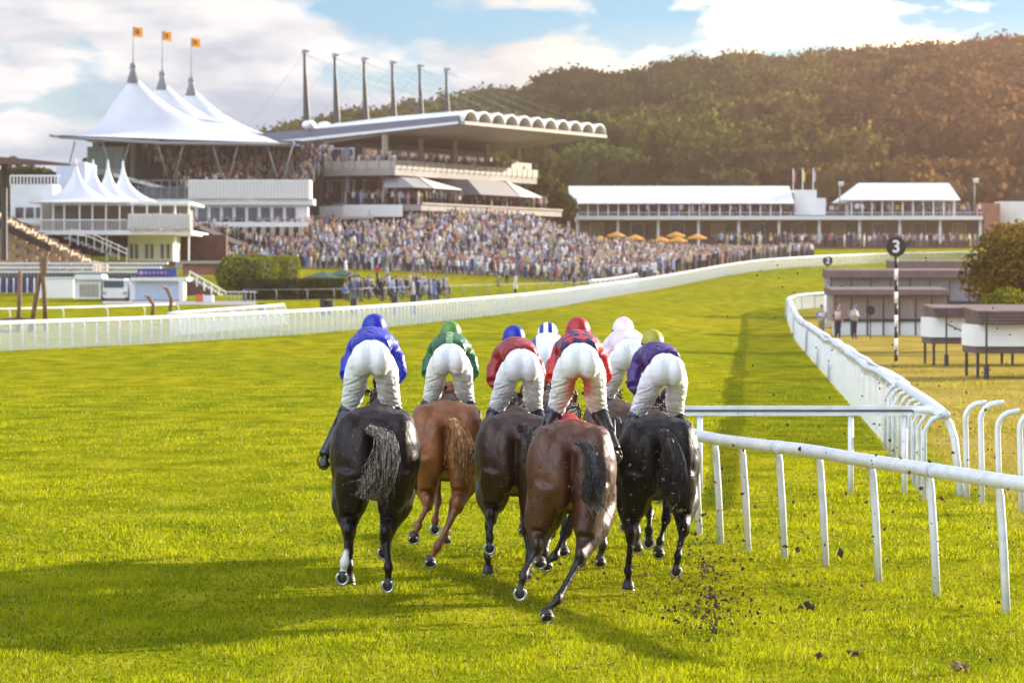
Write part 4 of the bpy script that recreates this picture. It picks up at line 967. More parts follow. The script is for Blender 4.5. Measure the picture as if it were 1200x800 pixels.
    for lv, (z0, z1) in enumerate(((12.1, 15.0), (16.2, 18.6))):
        for k in range(9):
            b = MB(); sbox(b, 2.2 + k * 3.8, 5.6 + k * 3.8, 13.3, 13.45, z0, z1); q = g.part(b, 'window', M_WHITE)
            b = MB(); sbox(b, 2.4 + k * 3.8, 3.8 + k * 3.8, 13.22, 13.29, z0 + .2, z1 - .2); sbox(b, 4.0 + k * 3.8, 5.4 + k * 3.8, 13.22, 13.29, z0 + .2, z1 - .2); g.part(b, 'pane', M_GLASS, parent=q)
        for k in range(5):
            b = MB(); sbox(b, 1.2, 1.4, 14 + k * 3.3, 17 + k * 3.3, z0, z1); q = g.part(b, 'window', M_WHITE)
            b = MB(); sbox(b, 1.1, 1.18, 14.2 + k * 3.3, 15.4 + k * 3.3, z0 + .2, z1 - .2); sbox(b, 1.1, 1.18, 15.6 + k * 3.3, 16.8 + k * 3.3, z0 + .2, z1 - .2); g.part(b, 'pane', M_GLASS, parent=q)
    b = MB(); sbox(b, -1.6, 37, 4.0, 4.2, 12.0, 12.2); g.part(b, 'middle_parapet', M_SOFF)
    b = MB(); sbox(b, -1.9, -1.6, 10, 30, 10.4, 11.9); g.part(b, 'side_base_wall', M_WHITE)
    b = MB(); sbox(b, 28, 36.5, 8, 12, 16.1, 17.8); sbox(b, 30, 32, 7.7, 8, 17, 18.1); g.part(b, 'plant_boxes', M_CREAM)
    # awnings: shade and sunlight painted in as grey cloth and a white end
    def awn(u0, u1, v0, v1, zt, zb, end):
        b = MB(); b.hexa([S(u0, v0, zb), S(u1, v0, zb), S(u1, v1, zb), S(u0, v1, zb)], [S(u0 + 1, v0 + 2.2, zt), S(u1 - end, v0 + 2.2, zt), S(u1 - end, v1, zt), S(u0 + 1, v1, zt)])
        q = g.part(b, 'awning', M_AWN)
        b = MB(); e = Vector((0, -.06, .03)); b.prism([S(u1 - end * 1.1, v0, zb) + e, S(u1 + .1, v0, zb) + e, S(u1 + .1, v1, zb) + e, S(u1 - end, v1, zt) + e * 2, S(u1 - end, v0 + 2.2, zt) + e * 2], (0, 0, .06)); g.part(b, 'lit_awning_end', M_TIN, parent=q)
    awn(-1.5, 10.5, 5, 9, 15.1, 13.9, 6.5); awn(12, 29, 3.2, 9, 15.2, 13.4, 5.5)
    # white boarding beside the middle deck
    b = MB(); q0, q1 = P(402, 240, 431), P(472, 254, 431); b.box(((q0.x + q1.x) / 2, 431, (q0.z + q1.z) / 2), (q1.x - q0.x, .3, q0.z - q1.z)); g.part(b, 'white_boarding', M_TIN)
grandstand()

# ---- terrace bank that carries the main crowd
FL = ([200, 330, 420, 500, 580, 640, 700, 745, 800, 850, 900, 960], [396, 400, 392, 383, 372, 360, 352, 350, 376, 400, 424, 440])
BLY = ([200, 300, 400, 470, 560, 620, 660, 700, 760, 830, 900, 960], [412, 421, 427, 433, 441, 446, 432, 420, 412, 430, 446, 452])
BLy = ([200, 300, 400, 470, 560, 620, 660, 700, 760, 830, 900, 960], [268, 266, 264, 259, 257, 262, 279, 292, 298, 303, 306, 307])
def bank(px, t):
    y0 = float(np.interp(px, *FL)); y1 = float(np.interp(px, *BLY)); Y = lerp(y0, y1, t); X = (px - 600) * Y / FPX
    z1 = CH + (HZ - float(np.interp(px, *BLy))) * y1 / FPX; z0 = gz((px - 600) * y0 / FPX, y0); st = 18; tt = math.floor(t * st) / st if 0 < t < 1 else t
    return Vector((X, Y, lerp(z0 - .02, z1, tt)))
def terrace():
    pxs = list(np.linspace(205, 955, 76)); ts = []
    for k in range(19): ts += [k / 18 - 1e-4, k / 18 + 1e-4]
    ts = [0] + ts[2:-1] + [1.0, 1.0]
    V = [bank(p, min(max(t, 0), 1)) for t in ts for p in pxs]; n = len(pxs)
    for i in range(n): V[-n + i] = V[-n + i] + Vector((0, .3, -9))
    F = [(j * n + i, j * n + i + 1, (j + 1) * n + i + 1, (j + 1) * n + i) for j in range(len(ts) - 1) for i in range(n - 1)]
    o = npmesh('terrace', np.array(V), np.array(F), mat('terrace_concrete', (.34, .28, .26), .85, var=.2)); tag(o, kind='structure')
terrace()

# ---- membrane tents
def membrane(fn, x0, x1, y0, y1, nx=54, ny=40):
    vs = []; fs = []
    for j in range(ny + 1):
        for i in range(nx + 1): vs.append(fn(i / nx, j / ny, lerp(x0, x1, i / nx), lerp(y0, y1, j / ny)))
    for j in range(ny):
        for i in range(nx): a = j * (nx + 1) + i; fs.append((a, a + 1, a + nx + 2, a + nx + 1))
    m = len(vs); vs = vs + [v - Vector((0, 0, .07)) for v in vs]; fs += [tuple(q + m for q in reversed(f)) for f in fs[:]]
    b = MB(); b.add(vs, fs); return b
def tent_stand():
    g = Th('covered_stand', 'open stand under a big white three-peaked tensile canopy, packed with spectators', 'stand', (-36, 425, 6))
    pk = [(-44.4, 420.0), (-42.3, 433.5), (-40.0, 447.0)]; pz = [28.0, 27.9, 27.9]
    def f(s, t, x, y):
        # footprint with scalloped edges, cones at the peaks
        edge = 1.0
        xx = x + (1.6 * math.sin(math.pi * t) * (1 - s) - 2.2 * math.sin(math.pi * ((t * 3) % 1)) * s * .5); yy = y + 1.8 * math.sin(math.pi * s) * (1 - 2 * t) * .6
        z = 20.1 - .9 * s * (1 - t)
        h = 0
        for (px_, py_), zz in zip(pk, pz):
            dx = xx - px_; dx = dx / (1.5 if dx < 0 else 2.35); dy = (yy - py_) / 1.15; d = math.hypot(dx, dy)
            h = max(h, (zz - 20) * (math.exp(-d / 2.9) - .03) + .0)
            h = h if d > .01 else zz - 20
        rim = min(1, 6 * min(s, 1 - s, t, 1 - t) + .0)
        return Vector((xx, yy, z + h * (rim * .9 + .1) + .35 * math.sin(math.pi * s) * math.sin(math.pi * t)))
    g.part(membrane(f, -51.9, -24.6, 409, 462, 90, 110), 'canopy', M_FABRIC, True)
    for (x, y), z in zip(pk, pz):
        b = MB(); b.tube([(x, y, z - 1.3), (x, y, z + .2), (x, y, z + .5)], [.75, .32, .5], 12); b.ell((x, y, z + .75), (.4, .4, .35), 10, 6); g.part(b, 'peak_cap', M_GREY, True)
        b = MB(); b.tube([(x, y, 8), (x, y, z)], .28, 8); g.part(b, 'canopy_mast', M_GREY, True)
    for i in range(9):
        X = lerp(-50, -25, i / 8); b = MB(); b.tube([(X, 410, 19.4), (X + (1.2 if i % 2 else -1.2), 411, 15.2)], .09, 5); g.part(b, 'tie_strut', M_GREY, True)
    b = MB(); b.tube([(-51.6, 409.4, 19.9), (-40, 410, 19.2), (-25, 409.5, 19.0)], .2, 8); b.tube([(-51.6, 409.4, 19.9), (-52.9, 410.5, 20.1)], .15, 6); g.part(b, 'edge_beam', M_GREY, True)
    # deck and parapet
    b = MB(); b.box((-33, 414, 12.55), (20.4, 5, .7)); b.box((-44.8, 416, 12.7), (4, 6, .5)); g.part(b, 'deck', M_WHITE)
    b = MB(); b.box((-30.2, 411.2, 14.0), (13.9, .14, 2.15)); b.box((-23.3, 414, 14.0), (.14, 5.5, 2.15)); q = g.part(b, 'parapet', M_WHITE)
    b = MB()
    for i in range(36): b.box((-37.0 + i * .39, 411.10, 13.9), (.16, .06, 2.0))
    g.part(b, 'parapet_ribs', mat('warm_white_cloth', (.62, .60, .55), .8), parent=q)
    b = MB()
    for i in range(8): b.box((-43.8 + i * .9, 411.2, 14.0), (.09, .09, 2.2))
    b.box((-40.6, 411.2, 15.0), (7, .09, .1)); b.box((-40.6, 411.2, 14.2), (7, .07, .07)); g.part(b, 'rail', M_GREY)
    b = MB(); b.box((-40.6, 411.4, 13.6), (6.8, .05, 1.3)); g.part(b, 'rail_glass', M_GLASS)
    # raked seating
    b = MB()
    for k in range(14): b.box((-36 + k * .25, 413 + k * 1.5 + .75, 13.2 + k * .42 - 1.5), (23 - k * .5, 1.5, 3.0 + .0))
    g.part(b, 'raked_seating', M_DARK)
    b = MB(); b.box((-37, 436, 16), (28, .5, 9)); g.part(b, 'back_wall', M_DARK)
    b = MB(); b.prism([(-46, 412.4, 15.9), (-46, 412.4, 15.5), (-38.5, 412.4, 13.5), (-38.5, 412.4, 13.9)], (0, .4, 0)); g.part(b, 'stair_stringer', M_WHITE)
    b = MB(); b.box((-46.8, 414, 17.3), (4.2, 3, 3.2)); q = g.part(b, 'control_cabin', M_GREY)
    b = MB()
    for i in range(4): b.box((-48.3 + i * 1.02, 412.44, 17.5), (.85, .08, 2.3))
    g.part(b, 'window', mat('green_glazing', (.10, .16, .15), .15), parent=q)
    # floor under the deck: glazed wall with arches
    b = MB(); b.box((-33, 413.6, 10.9), (19, 3, 2.7)); g.part(b, 'lower_wall', M_WHITE)
    for i in range(12):
        b = MB(); b.box((-41.4 + i * 1.45, 412.05, 10.9), (1.05, .1, 2.0)); g.part(b, 'window', M_GLASS)
    b = MB(); b.box((-45.5, 414, 11.0), (7, 3, 3.3)); g.part(b, 'end_wall', M_WHITE)
    b = MB(); b.box((-31.8, 408.6, 9.9), (17, .25, .55)); g.part(b, 'planter_wall', M_WHITE)
    for i in range(16): b = MB(); b.box((-40 + i * 1.06, 408.6, 9.1), (.5, .4, 1.0)); g.part(b, 'terrace_pier', M_CREAM)
    # brick plinth with raking top
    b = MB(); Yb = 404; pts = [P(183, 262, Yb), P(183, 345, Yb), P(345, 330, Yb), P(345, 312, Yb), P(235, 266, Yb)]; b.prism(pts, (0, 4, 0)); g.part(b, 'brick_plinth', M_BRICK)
    b = MB(); b.prism([P(234, 263, 403.8), P(234, 268, 403.8), P(345, 315, 403.8), P(345, 309, 403.8)], (0, .5, 0)); g.part(b, 'raking_coping', M_CREAM)
    b = MB(); c = P(246, 294, 403.7); b.box(tuple(c), (2.4, .3, 2.0)); q = g.part(b, 'window', M_WHITE)
    b = MB()
    for i in range(3): b.box((c.x - .75 + i * .75, c.y - .2, c.z), (.6, .1, 1.7))
    g.part(b, 'pane', M_GLASS, parent=q)
tent_stand()
FLAG_M = mat('flag_yellow_orange', (.85, .42, .02), .6, trans=.3)
def flag(name, label, x, y, z0, z1, w, h, m, cat='flag', group=None, emblem=None):
    t = Th(name, label, cat, (x, y, z0), group)
    b = MB(); b.tube([(x, y, z0), (x, y, z1)], [.07, .045], 6); t.part(b, 'pole', M_GREY, True)
    vs = []; fs = []; n = 8
    for i in range(n + 1):
        s = i / n; dy = .15 * math.sin(s * 6); dz = -.15 * s
        vs += [(x + .05 + w * s, y + dy, z1 - .05 + dz), (x + .05 + w * s, y + dy, z1 - h + dz * 1.5)]
    fs = [(2 * i, 2 * i + 1, 2 * i + 3, 2 * i + 2) for i in range(n)]; m0 = len(vs); vs += [(a, b_ + .02, c) for a, b_, c in vs]; fs += [tuple(q + m0 for q in reversed(f)) for f in fs[:]]
    b = MB(); b.add(vs, fs); q = t.part(b, 'flag_cloth', m, True)
    if emblem:
        b = MB(); b.ell((x + w * .52, y - .17, z1 - h * .55), (w * .2, .05, h * .3), 10, 6); t.part(b, 'emblem', emblem, parent=q)
M_EMB = mat('flag_emblem', (.35, .09, .01), .6)
for (x, y, py, lab) in ((-44.4, 420, 31, 'orange and yellow flag on the nearest peak of the big canopy'), (-42.3, 433.5, 36, 'orange and yellow flag on the middle peak of the big canopy'), (-40, 447, 44, 'orange and yellow flag on the rearmost peak of the big canopy, nearest the masts')):
    flag('flag', lab, x, y, 28.8, CH + (HZ - py) * y / FPX, 1.05, 1.15, FLAG_M, group='flags above the canopy', emblem=M_EMB)

def pavilion():
    Y = 352; q_ = lambda px, py, dy=0: P(px, py, Y + dy)
    g = Th('hospitality_pavilion', 'raised white pavilion with four pointed tent peaks in a row and a balcony', 'pavilion', tuple(q_(140, 330)))
    pk = [(89, 190, 0), (109, 191, 6), (126.5, 191, 12), (144, 192, 18)]
    for i, (px, py, dy) in enumerate(pk):
        c = q_(px, py, dy); ez = q_(100, 238).z; R_ = 4.6 if i == 0 else 4.4; xr = 1.0
        vs = []; fs = []; n = 32; m = 14
        for j in range(m + 1):
            t = j / m; r = t ** 1.9; 
            for k in range(n):
                a = 2 * math.pi * k / n; ca, sa = math.cos(a), math.sin(a); sq = 1 / max(abs(ca), abs(sa)) ** .75
                rr = R_ * (.02 + .98 * r) * (1 + (sq - 1) * t)
                ex = 1 + (.75 if (ca > 0 and i == 3) else (.25 if ca > 0 else .0)) * t
                vs.append((c.x + rr * ca * ex, c.y + rr * sa, ez + (c.z - ez) * (1 - t) ** 1.7 * (1 - .0) + .25 * (1 - t)))
        for j in range(m):
            for k in range(n): k2 = (k + 1) % n; fs.append((j * n + k, (j + 1) * n + k, (j + 1) * n + k2, j * n + k2))
        b = MB(); b.add(vs, fs); b.tube([(c.x, c.y, c.z - .3), (c.x, c.y, c.z + .35)], [.1, .04], 6); g.part(b, 'tent_peak', M_FABRIC, True)
    def fb(px0, px1, py0, py1, d0, d1, nm, m, parent=None):
        a, c = q_(px0, py0, d0), q_(px1, py1, d0); b = MB(); b.box(((a.x + c.x) / 2, Y + (d0 + d1) / 2, (a.z + c.z) / 2), (abs(c.x - a.x), d1 - d0, abs(a.z - c.z))); return g.part(b, nm, m, parent=parent)
    fb(46, 222, 236, 239, -3, 14, 'eave_beam', M_WHITE)
    fb(38, 224, 270, 275, -4, 16, 'balcony_slab', M_WHITE)
    fb(48, 220, 240, 270, 6, 12, 'inner_wall', mat('pavilion_wall', (.20, .19, .16), .7))
    for px in (48, 62, 75, 93, 108, 124, 140, 155, 172, 188, 205, 221): fb(px - .8, px + .8, 239, 270, -3.6, -3.2, 'column', M_WHITE)
    fb(38, 148, 257, 258.4, -4, -3.8, 'balcony_handrail', M_WHITE)
    b = MB()
    for px in range(38, 150, 3): a, c = q_(px, 258, -3.9), q_(px, 270, -3.9); b.box(((a.x), a.y, (a.z + c.z) / 2), (.06, .06, a.z - c.z))
    g.part(b, 'balusters', M_WHITE)
    sk = fb(150, 223, 250.5, 268, -4.2, -4.0, 'balcony_skirt', M_WHITE)
    b = MB(); c0, c1 = q_(150, 268, -4.3), q_(223, 268, -4.3)
    for i in range(15): a = lerp(c0, c1, (i + .5) / 15); b.ell((a.x, a.y + .1, a.z), (.2, .07, .22), 8, 6)
    for i in range(22): a = lerp(c0, c1, (i + .5) / 22); b.box((a.x, a.y + .02, a.z + .72), (.1, .05, 1.35))
    g.part(b, 'scalloped_hem', mat('hem_grey', (.5, .5, .5), .8), parent=sk)
    fb(150, 203, 275, 306, 0, 8, 'white_block', M_WHITE)
    for px in (154, 160, 172, 178, 190, 197): fb(px - 1.6, px + 1.6, 286, 303, -.1, -.02, 'window', M_GLASS)
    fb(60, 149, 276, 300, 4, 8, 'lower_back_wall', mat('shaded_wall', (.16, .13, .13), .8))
    for px in (125, 205, 221): fb(px - .8, px + .8, 275, 306, -3.5, -3.1, 'leg', M_WHITE)
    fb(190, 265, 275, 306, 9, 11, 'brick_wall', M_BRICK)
    # white block and roof deck behind at the left
    fb(12, 62, 216, 262, 8, 20, 'left_block', M_WHITE)
    for px in (18, 30, 42): fb(px, px + 9, 243, 255, 7.9, 7.99, 'window', M_GLASS)
    fb(12, 70, 205, 207, 7.8, 8.0, 'roof_handrail', M_WHITE)
    b = MB()
    for px in range(12, 72, 4): a, c = q_(px, 206, 7.9), q_(px, 217, 7.9); b.box((a.x, a.y, (a.z + c.z) / 2), (.1, .08, a.z - c.z))
    g.part(b, 'roof_balusters', M_WHITE)
    fb(66, 100, 190, 236, 16, 26, 'tower_block', mat('pale_blue_wall', (.42, .47, .56), .7))
    # external stair
    b = MB()
    for i in range(9): a = q_(80 + i * 7, 279 + i * 2.6, -6); b.box(tuple(a), (.6, 2.2, .25))
    g.part(b, 'stair', M_GREY)
    b = MB()
    for dz in (0, 5): b.tube([q_(82, 269 + dz, -7.2), q_(104, 272 + dz, -7.2), q_(150, 293 + dz, -7.2)], .06, 5)
    for i in range(8): a = q_(82 + i * 9.5, 270 + max(0, i - 2) * 4, -7.2); b.tube([a, a - Vector((0, 0, 1.5))], .05, 5)
    g.part(b, 'stair_handrail', M_WHITE)
pavilion()

def marquee_block():
    Y = 490; q_ = lambda px, py, dy=0: P(px, py, Y + dy)
    g = Th('hospitality_building', 'long two-storey white hospitality building with flat white marquee roof at the foot of the hill', 'building', tuple(q_(900, 296)))
    def fb(px0, px1, py0, py1, d0, d1, nm, m, parent=None):
        a, c = q_(px0, py0, d0), q_(px1, py1, d0); b = MB(); b.box(((a.x + c.x) / 2, Y + (d0 + d1) / 2, (a.z + c.z) / 2), (abs(c.x - a.x), d1 - d0, abs(a.z - c.z))); return g.part(b, nm, m, parent=parent)
    # main roof (sloped towards us), second hipped roof
    def roof(pa, pb, ytop, ybot, hip0, hip1, nm):
        b = MB(); f0, f1 = q_(pa, ybot, -2), q_(pb, ybot, -2); k0, k1 = q_(pa, ybot, 16), q_(pb, ybot, 16); r0, r1 = q_(pa + hip0, ytop, 5), q_(pb - hip1, ytop, 5); r2, r3 = q_(pb - hip1, ytop, 9), q_(pa + hip0, ytop, 9)
        b.hexa([f0, f1, Vector((f1.x, Y + 16, f1.z)), Vector((f0.x, Y + 16, f0.z))], [r0, r1, r2, r3])
        g.part(b, nm, M_TIN)
    roof(665, 931, 218, 238.5, 1, 6, 'marquee_roof')
    roof(988, 1126, 214.5, 234.5, 18, 14, 'hipped_roof')
    fb(676, 1152, 253, 257.5, -2.5, 14, 'upper_deck', M_WHITE)
    fb(676, 935, 239, 253, 5, 12, 'upper_wall', mat('upper_wall_warm', (.34, .30, .31), .6))
    fb(996, 1120, 235, 253, 5, 12, 'upper_wall', bpy.data.materials['upper_wall_warm'])
    fb(676, 1152, 257, 292, 4, 12, 'lower_wall', mat('lower_wall_brick', (.30, .21, .22), .8, var=.2))
    fb(665, 668, 238, 292, -1, 1, 'end_post', M_WHITE)
    for i in range(22): px = 677 + i * 11.9; fb(px - .9, px + .9, 239, 253, -1.2, -.9, 'column', M_WHITE)
    for i in range(11): px = 998 + i * 12; fb(px - .9, px + .9, 235, 253, -1.2, -.9, 'column', M_WHITE)
    for i in range(11): px = 677 + i * 47.2; fb(px - 1.6, px + 1.6, 257, 292, -1.6, -1.1, 'pier', M_WHITE)
    for i in range(10):
        px = 691 + i * 47.2; q = fb(px, px + 17, 261, 278, 3.8, 3.95, 'window', M_WHITE); fb(px + 1.3, px + 15.7, 262.5, 276.5, 3.6, 3.75, 'pane', M_GLASS if i % 3 else mat('lit_interior%d' % i, (.45, .34, .22), .5), q)
        fb(px + 20, px + 31, 261, 285, 3.85, 3.98, 'door', M_SOFF)
    fb(676, 1152, 248.6, 249.2, -2.4, -2.3, 'deck_handrail', M_WHITE)
    b = MB()
    for i in range(120): a = q_(677 + i * 3.97, 251.3, -2.35); b.box(tuple(a), (.05, .05, .5))
    g.part(b, 'deck_balusters', M_WHITE)
    fb(931, 957, 222.5, 252, 2, 9, 'white_tower', M_TIN)
    fb(957, 968, 232, 252, 2, 8, 'white_tower', M_WHITE)
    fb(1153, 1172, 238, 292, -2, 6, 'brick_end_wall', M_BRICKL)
    fb(1172, 1215, 236, 262, 2, 8, 'end_terrace', M_WHITE)
    fb(900, 1160, 285, 296, -6, -5.4, 'garden_wall', mat('low_dark_wall', (.13, .06, .06), .8, var=.3))
marquee_block()
for px, m, lab in ((929.5, mat('flag_union', (.45, .12, .12), .6), 'small red and white flag left of the yellow one above the white tower'), (940.5, mat('flag_yellow', (.75, .5, .04), .6), 'small yellow flag above the white tower'), (953, mat('flag_grey', (.4, .35, .4), .6), 'small furled grey flag right of the yellow one above the white tower')):
    a = P(px, 222.4, 494); t = Th('flag', lab, 'flag', tuple(a), 'flags on the hospitality building')
    b = MB(); b.tube([a, a + Vector((0, 0, 3.0))], [.07, .05], 6); t.part(b, 'pole', M_WHITE, True)
    b = MB(); z = a.z + 2.9; b.prism([(a.x + .05, a.y, z), (a.x + .4, a.y + .05, z - .6), (a.x + .32, a.y, z - 1.9), (a.x + .05, a.y, z - 1.6)], (0, .06, 0)); t.part(b, 'flag_cloth', m)
for px, y1, y0, lab in ((984, 213, 250, 'floodlight pole at the left end of the hipped marquee roof'), (1142, 209, 252, 'floodlight pole at the right end of the hospitality building')):
    a = P(px, y0, 487); t = Th('lamp_post', lab, 'lamp post', tuple(a)); b = MB(); h = (y0 - y1) * 487 / FPX; b.tube([a, a + Vector((0, 0, h))], [.1, .07], 6); t.part(b, 'pole', M_GREY, True)
    b = MB(); b.box((a.x + .2, a.y, a.z + h - .3), (.7, .5, .5), 0, 0, R(15)); t.part(b, 'lamp_head', M_WHITE)
# ================================================================ trees, hedges, small buildings, people
def YOF(px, py):
    lo, hi = 25.0, 520.0
    for Y in np.arange(25, 520, 1.0):
        X = (px - 600) * Y / FPX; y = HZ + (CH - gz(X, Y)) * FPX / Y
        if y <= py: return float(Y)
    return 520.0
def PG(px, py): Y = YOF(px, py); return G(px, Y)

tree('tree', 'bushy olive-green tree between the grandstand and the long white building', 'tree', (634 - 600) * 478 / FPX, 478, 4.6, 8.2, [(.03, .045, .012), (.085, .10, .02)], 2200, .09, z=10.5)
tree('tree', 'second rounded green tree right of the olive-green one, touching the white building', 'tree', (655 - 600) * 482 / FPX, 482, 3.2, 5.8, [(.03, .045, .012), (.07, .09, .02)], 1400, .1, z=10.2)
for i, (px, r, h, lab) in enumerate(((18, 3.6, 7, 'dark tree behind the white block, at the left edge of the view'), (42, 4.4, 8.2, 'taller dark tree behind the white block with the balustrade'), (66, 3.4, 6.8, 'dark tree behind the pale tower of the four-peaked pavilion'))):
    tree('tree', lab, 'tree', (px - 600) * 440 / FPX, 440, r, h, [(.02, .03, .012), (.045, .06, .018)], 1300, .1, z=9.5 + i * .4)
tree('bush', 'tall reddish-brown bush at the right edge above the brown-roofed cabins', 'bush', (1204 - 600) * 150 / FPX, 150, 2.9, 5.6, [(.08, .06, .012), (.26, .17, .03)], 12000, .030, z=gz(21.5, 150), hf=.98, lobes=16)
tree('bush', 'yellow-green low bush in front of the reddish-brown bush', 'bush', (1190 - 600) * 142 / FPX, 142, 1.5, 2.75, [(.10, .12, .012), (.24, .22, .02)], 5000, .035, trunk=False, lobes=12)
def hedge(name, label, x0, x1, y0, y1, h, rnd, n, cols, leaf=.13):
    z = gz((x0 + x1) / 2, y0); t = Th(name, label, 'hedge', ((x0 + x1) / 2, (y0 + y1) / 2, z))
    r = np.random.default_rng(int(abs(x0 * 7)) + 1); c = np.array([(x0 + x1) / 2, (y0 + y1) / 2, z + h / 2]); hs = np.array([(x1 - x0) / 2, (y1 - y0) / 2, h / 2])
    d = r.normal(size=(n, 3)); p = np.sign(d) * np.abs(d / np.max(np.abs(d), 1)[:, None]) 
    nn = p / np.linalg.norm(p ** 1, axis=1)[:, None]; q = p * (1 - rnd) + nn * rnd * 1.05
    q = q * r.uniform(.94, 1.04, (n, 1)) * (1 + .05 * np.sin(q[:, :1] * 5 + q[:, 2:3] * 4))
    w = q * hs + c; n2 = nn + r.normal(size=(n, 3)) * .5; t1 = np.cross(n2, r.normal(size=(n, 3))); t1 /= np.linalg.norm(t1, axis=1)[:, None]; n2 /= np.linalg.norm(n2, axis=1)[:, None]; t2 = np.cross(n2, t1)
    s = leaf * r.uniform(.6, 1.4, (n, 1)); V = np.stack([w - t1 * s, w - t2 * s, w + t1 * s, w + t2 * s], 1)
    k = r.random((n, 1)); col = np.array(cols[0]) * (1 - k) + np.array(cols[1]) * k
    o = npmesh('foliage', V.reshape(-1, 3) - np.array([c[0], c[1], z]), np.arange(4 * n).reshape(-1, 4), M_LEAF, col=np.repeat(col, 4, 0)); o.parent = t.o
    b = MB(); m = .86
    if rnd > .3: b.ell(c, tuple(hs * .9), 16, 10)
    else: b.box(tuple(c), tuple(hs * 2 * .95))
    t.part(b, 'inner_growth', mat('hedge_core', (.012, .018, .006), .9) if 'hedge_core' not in bpy.data.materials else bpy.data.materials['hedge_core'])
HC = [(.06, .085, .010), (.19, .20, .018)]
Yh = 300; X = lambda px, Y: (px - 600) * Y / FPX
hedge('hedge', 'big rounded clipped hedge left of the green parasols, the larger of two', X(252, Yh), X(322, Yh), Yh, Yh + 7, 3.3, .55, 3400, HC)
hedge('hedge', 'narrower rounded clipped hedge tucked behind the big rounded one', X(318, 312), X(348, 312), 312, 318, 3.2, .5, 1700, [(.08, .10, .010), (.24, .24, .02)])
hedge('hedge', 'low square-cut hedge in front of the rounded hedges', X(283, 272), X(350, 272), 272, 275, 1.55, .12, 2600, [(.012, .018, .010), (.03, .04, .012)], .09)  # dark leaf colour stands for shade on this part of the hedge
hedge('hedge', 'low sunlit hedge continuing right of the shaded square-cut hedge', X(350, 276), X(404, 276), 276, 278.5, 1.6, .12, 2200, [(.05, .07, .010), (.13, .14, .014)], .09)  # same low hedge, sunlight put into its leaf colour

def parasol(px, py, Y, w, m, label, group, hgt=.5, pole=2.3):
    c = P(px, py, Y); z0 = gz(c.x, Y) if Y < 400 else c.z - pole
    t = Th('parasol', label, 'parasol', (c.x, Y, c.z - pole), group)
    b = MB(); n = 8; vs = [(c.x, Y, c.z + hgt)] + [(c.x + w * math.cos(2 * math.pi * (k + .5) / n), Y + w * math.sin(2 * math.pi * (k + .5) / n), c.z) for k in range(n)] + [(c.x + w * .98 * math.cos(2 * math.pi * (k + .5) / n), Y + w * .98 * math.sin(2 * math.pi * (k + .5) / n), c.z - .18) for k in range(n)]
    b.add(vs, [(0, 1 + k, 1 + (k + 1) % n) for k in range(n)] + [(1 + k, 9 + k, 9 + (k + 1) % n, 1 + (k + 1) % n) for k in range(n)]); t.part(b, 'canopy', m)
    b = MB(); b.tube([(c.x, Y, c.z - pole), (c.x, Y, c.z + hgt)], .05, 6); t.part(b, 'pole', M_GREY)
parasol(378, 325, 330, 1.9, M_GREENC, 'dark green parasol on the lawn, the nearer left one of two', 'green parasols on the lawn', .55, 1.9)
parasol(402, 322, 342, 1.7, M_GREENC, 'dark green parasol on the lawn, partly behind the nearer green one', 'green parasols on the lawn', .5, 1.9)
for px, py, Y in ((703, 281, 436), (722, 276, 446), (744, 279.5, 436), (775, 282, 432), (792, 276, 446), (794, 282, 428), (817, 278.5, 436)):
    parasol(px, py, Y, 1.3, M_ORANGE, 'orange parasol standing in the crowd below the long white building', 'orange parasols in the crowd', .5, 3.2)

# ---- low buildings and gear left of the course
def fbox(g, nm, m, px0, px1, py0, py1, Y, d, parent=None):
    a, c = P(px0, py0, Y), P(px1, py1, Y); b = MB(); b.box(((a.x + c.x) / 2, Y + d / 2, (a.z + c.z) / 2), (abs(c.x - a.x), abs(d), abs(a.z - c.z))); return g.part(b, nm, m, parent=parent)
M_TAN = mat('tan_steps', (.42, .27, .15), .85, var=.3, scale=1.5)
def tiers():
    Y = 335; g = Th('tiered_seating', 'tan stepped seating terrace with white seats at the left edge', 'seating', tuple(P(40, 330, Y)))
    for k in range(13):
        px0, py = -60 + k * 13, 232 + k * 6.4
        for j in range(4):
            st = fbox(g, 'step', M_TAN, px0, px0 + 13.1, py + j * 11, 345, Y - j * 1.1, 1.08 if j else 16)
            if j: a_ = P(px0 + 5, py + j * 11 - 1.2, Y - j * 1.1 + .5); b = MB(); b.box(tuple(a_), (.6, .3, .3)); g.part(b, 'seat', M_CREAM)
        a = P(px0 + 5, py - 1.4, Y)
        for j in range(4 if k > 2 else 0): b = MB(); b.box((a.x, Y + 1 + j * 3, a.z), (.62, .9, .35)); g.part(b, 'seat', M_CREAM)
    b = MB()
    for dy, Yw in ((0, 333.6),): b.prism([P(-60, 228, Yw), P(-60, 240, Yw), P(60, 296, Yw), P(60, 288, Yw)], (0, .5, 0))
    g.part(b, 'dark_side_wall', mat('dark_brown_wall', (.05, .03, .03), .8))
    b = MB(); b.prism([P(-60, 252, 333), P(-60, 262, 333), P(42, 312, 333), P(42, 306, 333)], (0, .4, 0)); g.part(b, 'aisle_wall', bpy.data.materials['dark_brown_wall'])
tiers()
def upper_wall():
    g = Th('retaining_wall', 'dark raking wall behind the tan seating, running down to the pavilion', 'wall', tuple(P(40, 300, 344)))
    b = MB(); b.prism([P(-60, 225, 352), P(-60, 262, 352), P(100, 312, 352), P(100, 290, 352), P(12, 255, 352)], (0, .6, 0)); g.part(b, 'wall', bpy.data.materials['dark_brown_wall'])
upper_wall()
